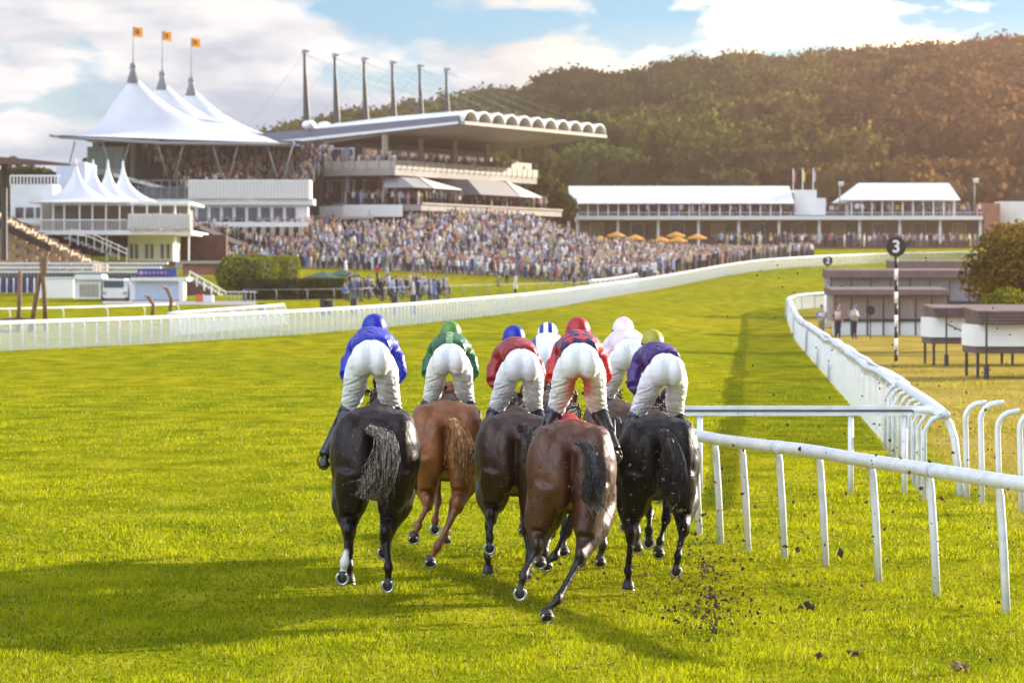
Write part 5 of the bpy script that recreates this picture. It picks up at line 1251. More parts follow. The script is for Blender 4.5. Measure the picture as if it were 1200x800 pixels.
def side_canopy():
    Y = 318; g = Th('side_canopy', 'dark curved canopy on a slim post cut by the left edge', 'canopy', tuple(P(5, 300, Y)))
    vs = []; fs = []; n = 12
    for i in range(n + 1):
        t = i / n; px = lerp(-60, 82, t); py = 181 + 11.5 * t - 4 * math.sin(math.pi * t) * .5; a = P(px, py, Y); th = lerp(1.0, .1, t)
        vs += [a, a + Vector((0, 12, .3)), a + Vector((0, 12, .3 - th)), a + Vector((0, 0, -th))]
    for i in range(n):
        for k in range(4): fs.append((i * 4 + k, i * 4 + (k + 1) % 4, (i + 1) * 4 + (k + 1) % 4, (i + 1) * 4 + k))
    fs += [(0, 1, 2, 3), tuple(n * 4 + k for k in (3, 2, 1, 0))]
    b = MB(); b.add(vs, fs); g.part(b, 'canopy_sheet', mat('canopy_dark', (.10, .06, .06), .6))
    b = MB(); b.tube([P(5, 305, Y + 3), P(5, 190, Y + 3)], .3, 8); g.part(b, 'post', M_STEEL)
side_canopy()
def bench_rows():
    Y = 300; g = Th('bench_rows', 'rows of white benches and rails below the tan seating', 'benches', tuple(P(90, 322, Y)))
    for k in range(3): fbox(g, 'bench_row', M_WHITE, -40 + 34 * (k < 2), 196 - 8 * k, 307.5 + 5 * k, 309.5 + 5 * k, Y - 3 * k, 1.0)
    b = MB()
    for i in range(56): a = P(-40 + i * 4.2, 310, Y - 1.2); b.box((a.x, a.y, a.z - .5), (.12, .1, 1.0))
    g.part(b, 'uprights', M_GREY)
    fbox(g, 'plinth', mat('dim_wall', (.10, .09, .10), .8), -40, 200, 318, 330, Y + 1, 3)
    q = fbox(g, 'sunlit_wall', M_BRICKL, 214, 262, 309, 322, Y + 4, 1.0); fbox(g, 'wall_coping', M_CREAM, 212, 264, 305.5, 309, Y + 3.7, 1.6)
    fbox(g, 'dark_barrier', M_NAVY, -40, 50, 327, 343, 286, .5)
    b = MB()
    for i in range(9): a = P(-8 + i * 8, 343, 285.4); b.box((a.x, a.y, a.z + .6), (.08, .08, 1.2))
    g.part(b, 'barrier_posts', M_WHITE)
bench_rows()
def steps_right():
    g = Th('access_steps', 'grey access steps with white rails beside the big rounded hedge', 'steps', tuple(P(235, 345, 296)))
    b = MB()
    for i in range(12): a = P(224 + i * 3.6, 326 + i * 2.1, 296); b.box((a.x, 297, a.z - .6), (.35, 3.2, 1.3))
    g.part(b, 'flight', M_GREY)
    b = MB(); b.prism([P(219, 327, 295), P(219, 352, 295), P(262, 352, 295), P(262, 349, 295)], (0, .4, 0)); g.part(b, 'side_wall', M_BRICK)
    b = MB(); b.tube([P(222, 318, 294.8), P(266, 343, 294.8)], .07, 5)
    for i in range(6): a = P(222 + i * 8.6, 318 + i * 4.9, 294.8); b.tube([a, a - Vector((0, 0, .9))], .05, 5)
    g.part(b, 'handrail', M_WHITE)
steps_right()
def sheds_left():
    Y = 268
    g = Th('white_wall', 'long plain white wall behind the wooden frame', 'wall', tuple(P(66, 348, Y + 8))); fbox(g, 'wall', M_TIN, 46, 86, 326, 349, Y + 8, .5); fbox(g, 'coping', M_WHITE, 45, 87, 324.5, 326, Y + 7.9, .8)
    g = Th('white_hut', 'small white hut with panelled front beside the white wall', 'hut', tuple(P(103, 350, Y))); fbox(g, 'walls', M_TIN, 87, 120, 327, 350, Y, 3); b = MB()
    b.prism([P(85.5, 327.5, Y - .3), P(121, 327.5, Y - .3), P(119, 321.5, Y - .3), P(88, 321.5, Y - .3)], (0, 3.6, 0)); g.part(b, 'roof', M_WHITE)
    for i in range(5): fbox(g, 'panel', M_CREAM, 93 + i * 4.6, 96.5 + i * 4.6, 333, 347, Y - .08, .06)
    # van parked in front of the dark arched shelter
    g = Th('arched_shelter', 'dark brown arched shelter behind the parked white van', 'shelter', tuple(P(137, 350, Y + 5))); b = MB()
    b.prism([P(121, 352, Y + 5)] + [P(137 - 16 * math.cos(math.pi * i / 10), 341 - 14 * math.sin(math.pi * i / 10), Y + 5) for i in range(11)] + [P(153, 352, Y + 5)], (0, 4, 0)); g.part(b, 'arch', M_BRICK)
    g = Th('parked_van', 'small white van parked in front of the brown arched shelter', 'van', tuple(P(134, 355, Y))); 
    b = MB(); z0 = P(134, 354, Y).z; x = P(134, 354, Y).x
    b.prism([(x - 1.0, Y, z0 + .3), (x + 1.0, Y, z0 + .3), (x + 1.0, Y, z0 + 1.0), (x + .72, Y, z0 + 1.75), (x - .85, Y, z0 + 1.8), (x - 1.0, Y, z0 + 1.2)], (0, 3.4, 0)); g.part(b, 'van_body', M_TIN)
    b = MB(); b.box((x - .05, Y - .02, z0 + 1.35), (1.5, .06, .5)); g.part(b, 'windscreen', M_GLASS)
    for s in (-1, 1): b = MB(); b.tube([(x + s * .82, Y + .3, z0 + .32), (x + s * .98, Y + .3, z0 + .32)], .32, 12); g.part(b, 'wheel', M_STEEL)
    for s in (-1, 1): b = MB(); b.box((x + s * .78, Y - .03, z0 + .7), (.3, .06, .18)); g.part(b, 'headlight', M_CREAM)
    # sponsor kiosk
    g = Th('sign_kiosk', 'white kiosk with a pale blue panel and a dark blue name board on its roof', 'kiosk', tuple(P(183, 360, Y))); fbox(g, 'walls', M_TIN, 152, 214, 329, 361, Y, 3)
    fbox(g, 'roof', M_WHITE, 153, 219, 325, 329, Y - .5, 4.5); fbox(g, 'panel', mat('pale_blue_panel', (.45, .52, .68), .5), 158, 209, 332, 352, Y - .1, .08); fbox(g, 'blue_base', mat('blue_strip', (.03, .05, .25), .5), 155, 209, 351.5, 359, Y - .16, .1)
    q = fbox(g, 'name_board', mat('board_blue', (.02, .04, .22), .5), 161, 207, 314.5, 324, Y + .2, .3)
    b = MB()
    for i, w in enumerate((.35, .2, .28, .2, .3, .22)): a = P(171 + i * 4.6, 319.5, Y + .12); b.box(tuple(a), (w * .62, .05, .16))
    a = P(165.5, 319.5, Y + .12); b.box(tuple(a), (.3, .05, .28)); g.part(b, 'board_marks', mat('mark_pink', (.5, .25, .35), .5), parent=q)
    fbox(g, 'side_pillar', M_WHITE, 210, 215, 329, 361, Y - .6, .5)
    g = Th('generator', 'orange and white machine on the path beside the kiosk', 'machine', tuple(P(238, 360, 262))); fbox(g, 'orange_housing', mat('orange_paint', (.65, .16, .03), .4), 229, 237.5, 345, 358, 262, 1.2); fbox(g, 'white_housing', M_WHITE, 238, 249, 346, 358, 262, 1.3); b = MB()
    for px in (232, 246): a = P(px, 359, 262); b.tube([(a.x, 261.8, a.z), (a.x, 262.1, a.z)], .22, 10)
    g.part(b, 'wheels', M_STEEL)
    for i, px in enumerate((268, 277, 286, 296)):
        a = P(px, 358, 262); g = Th('stool', ('white high stool nearest the orange and white machine', 'second white high stool from the orange machine', 'third white high stool from the orange machine', 'white high stool closest to the dark hedge')[i], 'stool', (a.x, a.y, a.z - .1), 'white high stools'); b = MB(); b.box((a.x, a.y, a.z + 1.0), (.52, .4, .08)); g.part(b, 'seat', M_WHITE)
        for s in (-1, 1): b = MB(); b.tube([(a.x + s * .17, a.y, a.z - .1), (a.x + s * .14, a.y, a.z + 1)], .035, 5); g.part(b, 'leg', M_GREY)
sheds_left()
def plinth_left():
    # low paved apron under kiosk and hut
    b = MB(); pts = [(44, 352), (262, 366)]
    vs = []
    for px, py, Y in ((120, 0, 252), (300, 0, 248), (300, 0, 266), (120, 0, 266)): X_ = (px - 600) * Y / FPX; vs.append((X_, Y, gz(X_, Y) + .03))
    b.add(vs, [(0, 1, 2, 3)]); o = b.build('service_path', mat('paving', (.24, .22, .22), .9, var=.2)); tag(o, kind='structure')
plinth_left()
# wooden frames and posts by the rail
def wood_frames():
    Y = 171; q = lambda px, py: P(px, py, Y)
    g = Th('wooden_frame', 'rough wooden post frame with cross rails standing behind the course rail', 'frame', tuple(q(35, 392)))
    for a, c, r in (((20.5, 392), (23.5, 318), .115), ((35, 392), (46.5, 320), .13), ((54, 388), (48, 296), .12), ((50, 330), (54.5, 300), .09)):
        b = MB(); b.tube([q(*a), lerp(q(*a), q(*c), .5) + Vector((.03, 0, 0)), q(*c)], [r, r * .95, r * .85], 8); g.part(b, 'post', M_WOODP, True)
    b = MB(); b.tube([q(-20, 377), q(22, 373), q(30, 374), q(53, 379)], .08, 6); b.tube([q(-20, 384), q(20, 389)], .09, 6); g.part(b, 'cross_rail', M_WOODP, True)
    for i, (px, py, top) in enumerate(((178, 373, 348), (199, 371, 338))):
        Y2 = 185; a, c = P(px, py, Y2), P(px, top, Y2); g = Th('leaning_post', ('short bent wooden post left of the taller bent one', 'taller bent wooden post with a pale top')[i], 'post', tuple(a)); b = MB()
        b.tube([a, lerp(a, c, .6) + Vector((.08, 0, 0)), c + Vector((-.12, 0, -.08)), c + Vector((-.28, 0, .06))], [.1, .1, .09, .07], 8); g.part(b, 'post', M_WOODP, True); b = MB(); b.ell(c + Vector((-.3, 0, .08)), (.09, .09, .1), 8, 6); g.part(b, 'pale_tip', M_CREAM)
wood_frames()
long_rail('lawn_rail', 'thin white single rail running behind the wooden frame to the kiosk', [((px - 600) * Y / FPX, Y) for px, Y in ((-60, 178), (90, 186), (205, 196))], .95, 3.8, apron=False, r=.045, capw=.045)
long_rail('lawn_rail', 'thin grey lawn fence in front of the people gathered behind the course rail', [((px - 600) * Y / FPX, Y) for px, Y in ((285, 262), (405, 268), (520, 285), (600, 298), (690, 312))], .9, 2.6, apron=False, r=.022, capw=.022, m=M_GREY)
for px, py, s, lab in ((379, 364, 1.0, 'dark pair of bins on the lawn behind the blue jockey'), (415, 360, .8, 'small dark bin right of the pair of bins'), (307, 366, .8, 'low dark bin near the stools, at the inner rail'), (463, 358, .9, 'dark bin below the seated group'), (485, 357, .9, 'dark bin right of the one below the seated group')):
    Y = 215; a = P(px, py, Y); z = gz(a.x, Y); t = Th('litter_bin', lab, 'bin', (a.x, Y, z)); hh = .62 * s + (a.z - z)
    hh = max(.5, hh); b = MB(); b.tube([(a.x, Y, z), (a.x, Y, z + hh)], [.2, .24], 10)
    if px == 379: b.tube([(a.x + .42, Y, z), (a.x + .42, Y, z + hh)], [.18, .22], 10)
    t.part(b, 'bin_body', M_STEEL); b = MB(); b.tube([(a.x, Y, z + hh), (a.x, Y, z + hh + .05)], [.26, .2], 10); t.part(b, 'bin_lid', M_DARK)

# ---- cabins and sheds right of the course
def cabin(label, px0, px1, Y, zr0, zr1, zw0, skirt, leg=True, wall=M_TIN, base=0.0, diag=False, depth=3.0, posts=()):
    X0, X1 = (px0 - 600) * Y / FPX, (px1 - 600) * Y / FPX; z = gz(X0, Y)
    g = Th('cabin', label, 'cabin', ((X0 + X1) / 2, Y, z), 'low brown-roofed cabins right of the course')
    b = MB(); b.box(((X0 + X1) / 2, Y + depth / 2, z + (zw0 + zr0) / 2), (X1 - X0, depth, zr0 - zw0)); g.part(b, 'wall', wall)
    b = MB(); b.hexa([(X0 + .15, Y - .35, z + zr0), (X1 + .2, Y - .35, z + zr0), (X1 + .2, Y + depth + .2, z + zr0), (X0 + .15, Y + depth + .2, z + zr0)], [(X0 + .05, Y - .1, z + zr1), (X1, Y - .1, z + zr1), (X1, Y + depth, z + zr1 + .1), (X0 + .05, Y + depth, z + zr1 + .1)])
    n = 4
    for i in range(n): zz = lerp(zr0, zr1, (i + .5) / n); b.box(((X0 + X1) / 2 + .1, Y - .36 + .25 * (i / n), z + zz), (X1 - X0, .03, .03))
    g.part(b, 'roof', M_BROWN)
    if skirt: b = MB(); b.box(((X0 + X1) / 2, Y + depth / 2, z + zw0 - skirt / 2 - .003), (X1 - X0 - .04, depth - .1, skirt)); g.part(b, 'skirt', M_BROWN)
    if leg:
        for k in range(max(2, int((X1 - X0) / 1.8))):
            for dy in (.2, depth - .2):
                xx = lerp(X0 + .12, X1 - .3, k / max(1, int((X1 - X0) / 1.8) - 1)); b = MB(); b.tube([(xx, Y + dy, z - .1), (xx, Y + dy, z + zw0 - skirt)], .05, 6); g.part(b, 'leg', M_STEEL)
    for px in posts:
        X_ = (px - 600) * (Y - 1.2) / FPX; b = MB(); b.tube([(X_, Y - 1.2, z - .1), (X_, Y - 1.2, z + .4)], .075, 8); b.tube([(X_, Y - 1.2, z + .35), (X_, Y - 1.2, z + zr1)], .035, 6)
        if diag: b.tube([(X_, Y - 1.2, z + zr0 - .2), (X_ + 1.1, Y - .4, z + zw0)], .025, 5)
        g.part(b, 'awning_post', M_STEEL)
cabin('nearest raised white cabin with brown roof and skirt, cut by the right edge', 1142, 1290, 104, 1.55, 1.95, .92, .2, posts=(1156,), depth=3)
cabin('raised white cabin with brown roof behind the nearest one, diagonal strut', 1091, 1290, 121, 1.62, 1.95, .95, .22, diag=True, posts=(1109,), depth=3)
M_LILAC = mat('lilac_grey_wall', (.26, .24, .28), .8, var=.15); M_BEIGE = mat('beige_wall', (.30, .24, .21), .8, var=.15)
def shedrow(label, px0, px1, Y, zs, m1, m2, np_=7):
    X0, X1 = (px0 - 600) * Y / FPX, (px1 - 600) * Y / FPX; z = gz(X0, Y); g = Th('shed', label, 'shed', ((X0 + X1) / 2, Y, z), 'long low sheds right of the course')
    b = MB(); b.box(((X0 + X1) / 2, Y + 2, z + (zs[0] + zs[1]) / 2), (X1 - X0, 3.6, zs[1] - zs[0])); g.part(b, 'wall', m1)
    b = MB(); b.hexa([(X0 - .1, Y - .4, z + zs[1]), (X1, Y - .4, z + zs[1]), (X1, Y + 4.4, z + zs[1]), (X0 - .1, Y + 4.4, z + zs[1])], [(X0 - .1, Y - .2, z + zs[2]), (X1, Y - .2, z + zs[2]), (X1, Y + 4.2, z + zs[2] + .15), (X0 - .1, Y + 4.2, z + zs[2] + .15)]); g.part(b, 'roof', M_BROWN)
    b = MB(); b.box(((X0 + X1) / 2, Y + .1, z + zs[0] / 2), (X1 - X0, .2, zs[0])); g.part(b, 'lower_panel', m2)
    b = MB(); b.box(((X0 + X1) / 2, Y - .05, z + zs[0] + .05), (X1 - X0, .1, .14)); g.part(b, 'dark_sill', M_DARK)
    for k in range(np_): xx = lerp(X0 + .1, X1 - .1, k / (np_ - 1)); b = MB(); b.box((xx, Y - .3, z + zs[1] / 2), (.09, .09, zs[1])); g.part(b, 'post', M_STEEL)
shedrow('beige shed with white lower panel directly behind the stewards', 976, 1112, 190, (.75, 2.15, 2.42), M_BEIGE, M_WHITE, 8)
shedrow('longer lilac-grey shed with brown roof beyond the beige one', 972, 1160, 232, (.9, 2.55, 3.0), M_LILAC, M_DARK, 9)
shedrow('furthest brown-roofed shed, close to the far bend of the rail', 1046, 1230, 300, (.7, 1.9, 2.6), M_WHITE, M_WHITE, 6)
def digit(ch, size, loc, m, parent, base, nm='number'):
    cu = bpy.data.curves.new('digit', 'FONT'); cu.body = ch; cu.size = size; cu.align_x = 'CENTER'; cu.align_y = 'CENTER'; cu.extrude = .012; cu.offset = .012
    o = bpy.data.objects.new('digit', cu); COL.objects.link(o); dg = bpy.context.evaluated_depsgraph_get(); me = bpy.data.meshes.new_from_object(o.evaluated_get(dg)); bpy.data.objects.remove(o); bpy.data.curves.remove(cu)
    me.materials.clear(); me.materials.append(m); q = bpy.data.objects.new(nm, me); COL.objects.link(q); q.parent = parent; q.location = Vector(loc) - Vector(base); q.rotation_euler = (R(90), 0, 0)
M_MBLACK = mat('marker_black', (.02, .016, .014), .5); M_MWHITE = mat('marker_white', (.75, .75, .73), .5)
def marker(label, px, Y, py_c, rpx, ch, r, bands):
    X = (px - 600) * Y / FPX; z = gz(X, Y); zc = CH + (HZ - py_c) * Y / FPX; rad = rpx * Y / FPX; g = Th('furlong_marker', label, 'marker', (X, Y, z))
    n = bands; h = zc - rad - z
    for i in range(n): b = MB(); b.tube([(X, Y, z + h * i / n), (X, Y, z + h * (i + 1) / n)], r, 12); g.part(b, 'pole_band', M_MBLACK if i % 2 == 0 else M_MWHITE, True)
    b = MB(); b.tube([(X, Y - .04, zc), (X, Y + .04, zc)], rad, 32); d = g.part(b, 'disc', M_MBLACK)
    digit(ch, rad * 1.75, (X, Y - .055, zc), M_MWHITE, d, (g.b)); 
marker('tall black and white banded marker pole with a round black number 3', 1050, 128, 289.5, 11.5, '3', .062, 9)
marker('smaller distant marker with a round dark number 2 above the rail bend', 970, 236, 305.5, 5.8, '2', .06, 5)
a = G(1020, 181); g = Th('round_sign', 'small plain black disc sign on a thin pole beside the stewards', 'sign', tuple(a)); b = MB(); b.tube([a, a + Vector((0, 0, 1.2))], .03, 6); g.part(b, 'pole', M_STEEL); c = a + Vector((0, 0, 1.45)); b = MB(); b.tube([c, c + Vector((0, .05, 0))], .24, 20); g.part(b, 'disc', M_MBLACK)
a = G(972, 205); g = Th('white_drum', 'white upright drum at the end of the lilac-grey shed', 'drum', tuple(a)); b = MB(); b.tube([a, a + Vector((0, 0, 2.3))], .3, 16); g.part(b, 'drum_body', M_WHITE, True); b = MB(); b.tube([a + Vector((0, 0, 2.3)), a + Vector((0, 0, 2.38))], .33, 16); g.part(b, 'drum_lid', M_GREY)

# ---- flying and lying turf clods
def clods():
    m = mat('soil_clod', (.060, .036, .018), .95, var=.6, scale=30, bump=.5); r = random.Random(11)
    def lump(c, s, mb):
        n0 = [Vector((r.gauss(0, 1), r.gauss(0, 1), r.gauss(0, 1))).normalized() for _ in range(9)]
        import bmesh as bm_
        bb = bm_.new()
        for v in n0: bb.verts.new(v * s * r.uniform(.6, 1.2))
        bm_.ops.convex_hull(bb, input=bb.verts); bb.verts.index_update()
        vs = [v.co + Vector(c) for v in bb.verts]; fs = [[v.index for v in f.verts] for f in bb.faces]; bb.free(); mb.add(vs, fs)
    spray = MB()
    for i in range(1500):
        t = r.random(); 
        if t < .55: px, py, Y = r.gauss(828, 34 if i % 3 else 10), r.gauss(698, 46), r.uniform(26, 29)
        elif t < .85: px, py, Y = r.uniform(730, 1190), r.uniform(480, 780), r.uniform(26.5, 31)
        else: px, py, Y = r.uniform(560, 820), r.uniform(500, 720), r.uniform(27.0, 28.1)
        c = P(px, py, Y)
        if c.z < .03: c.z = .03 + r.random() * .1
        lump(c, r.choice((.003, .004, .005, .006, .008, .010, .012, .019)), spray)
    for i in range(60): lump(P(r.uniform(840, 1190), r.uniform(300, 470), r.uniform(28, 34)), .011, spray)
    o = spray.build('dirt', m); tag(o, 'spray of small dark soil crumbs kicked up behind the horses', 'dirt', kind='stuff')
    big = [(985, 648, 27.5, .042, 'flying brown turf clod above the grass between two rail posts'), (935, 644, 27.6, .028, 'dark flying clod left of the brown one between the rail posts'), (838, 738, 26.8, .035, 'dark clod in the middle of the dirt spray'), (835, 700, 27, .024, 'dark clod higher in the dirt spray'), (1103, 583, 28, .026, 'dark clod flying in front of a rail post under the near rail'),
           (920, 640, 27.4, .022, 'small dark clod touching the rail post'), (885, 594, 27.5, .02, 'small clod flying level with the middle of the rail posts'), (838, 565, 27.5, .022, 'small clod flying beside the black horse'), (930, 674, 27, .016, 'tiny flying clod under the pair left of the brown clod'), (1160, 772, 25, .022, 'small dark clod near the bottom right of the turf')]
    for px, py, Y, s, lab in big:
        c = P(px, py, Y); mb = MB(); lump((0, 0, 0), s, mb); o = mb.build('turf_clod', m, None, False, c); tag(o, lab, 'clod', 'larger turf clods kicked up')
    for px, py, s, lab in ((945, 716, .07, 'tuft of torn turf lying on the grass under the rail'), (1003, 772, .05, 'torn dark divot lying on the grass below the rail posts'), (960, 775, .045, 'small torn divot lying left of the dark divot'), (1122, 790, .085, 'pale rooted divot standing up at the bottom right')):
        Y = FPX * CH / (py - HZ); c = Vector(((px - 600) * Y / FPX, Y, .03)); mb = MB()
        for k in range(6): lump((r.gauss(0, s * .5), r.gauss(0, s * .4), abs(r.gauss(0, s * .25))), s * .45, mb)
        for k in range(22): a = r.uniform(0, 6.28); e = r.uniform(.3, .7) * s; x0, y0 = r.gauss(0, s * .4), r.gauss(0, s * .3); mb.tube([(x0, y0, .01), (x0 + math.cos(a) * e, y0 + math.sin(a) * e, e * 1.3)], [.0025, .001], 3, cap=False)
        o = mb.build('divot', m if s < .08 else mat('pale_divot', (.20, .13, .06), .9), None, False, c); tag(o, lab, 'divot', 'divots on the turf')
clods()
# ================================================================ people
def ramp_by(m, sock, stops):
    nt = m.node_tree; b = nt.nodes['Principled BSDF']; r = nt.nodes.new('ShaderNodeValToRGB'); r.color_ramp.interpolation = 'CONSTANT'; e = r.color_ramp.elements
    while len(e) < len(stops): e.new(.9)
    for i, c in enumerate(stops): e[i].position = i / len(stops); e[i].color = tuple(c) + (1,)
    nt.links.new(sock, r.inputs[0]); nt.links.new(r.outputs[0], b.inputs['Base Color'])
def infomat(name, what, stops=None, mul=1.0):
    m = mat(name, None, .75, .3); nt = m.node_tree; oi = nt.nodes.new('ShaderNodeObjectInfo')
    if what == 'color': nt.links.new(oi.outputs['Color'], nt.nodes['Principled BSDF'].inputs['Base Color'])
    else:
        x = nt.nodes.new('ShaderNodeMath'); x.operation = 'MULTIPLY'; x.inputs[1].default_value = mul; f = nt.nodes.new('ShaderNodeMath'); f.operation = 'FRACT'
        nt.links.new(oi.outputs['Random'], x.inputs[0]); nt.links.new(x.outputs[0], f.inputs[0]); ramp_by(m, f.outputs[0], stops)
    return m
HAIRS = [(.05, .025, .015), (.02, .015, .012), (.16, .10, .05), (.30, .22, .12), (.08, .05, .03), (.30, .29, .28), (.04, .02, .015)]
LEGSC = [(.02, .025, .05), (.015, .015, .018), (.05, .06, .10), (.22, .17, .12), (.03, .03, .04), (.10, .12, .2)]
TOPS = [(.62, .64, .68), (.02, .025, .05), (.10, .16, .34), (.55, .50, .45), (.015, .015, .02), (.28, .36, .55), (.35, .12, .10), (.60, .62, .66), (.04, .05, .11), (.45, .33, .25), (.18, .20, .26), (.55, .36, .38), (.06, .06, .08), (.30, .28, .26), (.66, .66, .66), (.08, .13, .10), (.5, .4, .12), (.03, .04, .09)]
PM = [mat('person_skin', (.45, .26, .19), .6), infomat('person_hair', 'rand', HAIRS, 7.3), infomat('person_top', 'color'), infomat('person_legs', 'rand', LEGSC, 3.1), mat('person_shoe', (.02, .018, .018), .5)]
def person_mesh(kind, seed):
    r = random.Random(seed); b = MB(); st = r.uniform(.06, .12); sw = r.uniform(-.05, .05)
    sit = kind == 'sit'; hip = .52 if sit else .92
    for s in (-1, 1):
        if sit: b.tube([(s * .09, 0, hip), (s * .1, .4, hip), (s * .1, .42, .28), (s * .1, .40, .05)], [.1, .08, .06, .05], 8)
        else: b.tube([(s * .09, 0, hip), (s * st, .02 * s, .5), (s * (st + .02), 0, .06)], [.10, .075, .052], 8)
        fy = .40 if sit else 0; b.tube([(s * (st + .02), fy - .05, .05), (s * (st + .03), fy + .14, .04)], [.05, .04], 6)
        sh = Vector((s * .19, 0, hip + .50))
        if kind == 'cross': pts = [sh, (s * .27, .02, hip + .22), (s * .02, .22, hip + .28)]
        elif kind == 'look': pts = [sh, (s * .30, .16, hip + .40), (s * .06, .24, hip + .68)]
        elif kind == 'sit': pts = [sh, (s * .26, .05, hip + .24), (s * .12, .28, hip + .14)]
        elif kind == 'wave' and s == 1: pts = [sh, (s * .34, .05, hip + .62), (s * .38, .08, hip + .92)]
        else: pts = [sh, (s * .25, .0, hip + .22), (s * (.24 + sw), .06, hip - .04)]
        b.tube(pts, [.06, .048, .036], 8); b.ell(pts[-1], (.04, .045, .05), 8, 6)
    b.tube([(0, 0, hip - .06), (0, 0, hip + .1), (0, 0, hip + .32), (0, 0, hip + .5), (0, 0, hip + .58)], [(.11, .15), (.10, .145), (.115, .175), (.10, .19), (.06, .07)], 12, up=(0, 1, 0))
    b.tube([(0, 0, hip + .5), (0, .01, hip + .66)], .055, 8)
    b.ell((0, .015, hip + .74), (.078, .095, .115), 12, 10); b.ell((0, .11, hip + .73), (.014, .02, .018), 6, 5)
    fem = kind in ('dress',)
    if fem: b.tube([(0, 0, hip + .12), (0, 0, hip - .05), (0, 0, hip - .42)], [(.11, .15), (.15, .19), (.2, .24)], 12, up=(0, 1, 0))
    hat = r.random()
    if hat < .22: b.tube([(0, 0, hip + .79), (0, 0, hip + .81)], [.17, .16], 12)
    o = remesh(b, 'person', PM, None, .034, 2)
    me = o.data
    while len(me.materials) < 5: me.materials.append(PM[len(me.materials)])
    V = vco(me); idx = []
    for p in me.polygons:
        c = p.center; z = c.z - hip
        if z > .62: m = 1 if (z > .79 or c.y < .02) and not (c.y > .07 and z < .83) else 0
        elif z > .575 and abs(c.x) < .09: m = 0
        elif (fem and z > -.44 and Vector((c.x, c.y)).length < .4 and c.z > .48) or (z > .02 and not (sit and c.y > .2 and abs(c.x) > .0 and z < .07)): m = 2
        elif c.z < .1 and not (sit and False): m = 4
        else: m = 3
        if kind != 'dress' and m == 2:
            hp = [(.24, .06, -.04)] if kind == 'stand' else []
        idx.append(m)
    # hands
    for i, p in enumerate(me.polygons):
        c = p.center
        for s in (-1, 1):
            hd = {'cross': (s * .02, .22, hip + .28), 'look': (s * .06, .24, hip + .68), 'sit': (s * .12, .28, hip + .14), 'dress': (s * (.24 + sw), .06, hip - .04), 'stand': (s * (.24 + sw), .06, hip - .04), 'wave': ((.38, .08, hip + .92) if s == 1 else (-(.24 + sw), .06, hip - .04))}[kind]
            if (c - Vector(hd)).length < .065: idx[i] = 0
    me.polygons.foreach_set('material_index', idx); me.update(); bpy.data.objects.remove(o); return me
PMESH = {}
for k in ('stand', 'cross', 'look', 'sit', 'dress', 'wave'):
    PMESH[k] = [person_mesh(k, i * 17 + len(k)) for i in range(3)]
PR = random.Random(5); N_IND = [0]
def person(x, y, z, kind, rz, label, group=None, top=None, cat='person', s=None):
    o = bpy.data.objects.new('person', PR.choice(PMESH[kind])); COL.objects.link(o); o.location = (x, y, z); o.rotation_euler = (0, 0, rz); sc = s or PR.uniform(.94, 1.05); o.scale = (sc,) * 3
    c = top or PR.choice(TOPS); o.color = (*c, 1); tag(o, label, cat, group); N_IND[0] += 1; return o
# stewards beside the infield rail
for px, py, Y, top, kind, lab in ((963, 0, 176, (.12, .14, .30), 'cross', 'steward in a grey vest and cap standing close behind the infield rail'), (982, 0, 181, (.30, .06, .06), 'stand', 'steward with dark red sleeves, second from the infield rail'), (1001, 0, 181, (.36, .34, .36), 'cross', 'slim steward in pale grey top beside the small black disc sign')):
    a = G(px, Y); o = person(a.x, Y, a.z, kind, math.pi + PR.uniform(-.4, .4), lab, 'stewards by the infield rail', top, 'steward', 1.0)
    v = MB(); v.tube([(0, 0, .98), (0, 0, 1.2), (0, 0, 1.4)], [(.135, .175), (.14, .205), (.12, .19)], 12, up=(0, 1, 0)); v.build('vest', mat('vest_grey%d' % px, (.42, .42, .40), .7), o, True)
    c = MB(); c.ell((0, .02, 1.73), (.095, .11, .07), 12, 8); c.tube([(0, .08, 1.715), (0, .19, 1.70)], [(.02, .07), (.01, .05)], 8); c.build('cap', M_NAVY, o, True)
# people on the lawn, told apart one by one
LAWN = [(442, 331, 'stand', (.50, .02, .02), 'person in a bright red jacket above the seated group on the lawn'), (453, 332, 'stand', (.20, .24, .35), 'person in slate blue standing right of the red jacket'), (463, 315, 'stand', (.012, .012, .018), 'lone dark-clad person on the upper lawn, below the crowd'),
        (538, 318, 'stand', (.012, .012, .018), 'dark-clad person just in front of the crowd, above the lawn centre'), (584, 336, 'stand', (.012, .014, .025), 'dark-suited person on the lawn, left of a pair'), (594, 334, 'cross', (.16, .2, .26), 'grey-blue dressed person on the lawn beside the dark suit'),
        (604, 346, 'dress', (.55, .5, .5), 'small figure in a pale dress near the lawn fence'), (663, 339, 'stand', (.012, .014, .025), 'left one of two dark-suited people near the rail'), (673, 346, 'cross', (.014, .016, .03), 'right and nearer one of two dark-suited people near the rail'),
        (708, 330, 'stand', (.02, .02, .03), 'dark-suited person at the crowd edge, left of the bend strip'), (722, 333, 'stand', (.012, .012, .02), 'stout dark-clad person by the end of the short rail strip'), (405, 323, 'dress', (.6, .6, .6), 'person in a white dress beside the green parasols')]
for px, py, kind, top, lab in LAWN:
    Y = YOF(px, py); a = G(px, Y); person(a.x, Y, a.z, kind, PR.uniform(-2.2, -.6), lab, 'people standing on the lawn', top, s=1.06)
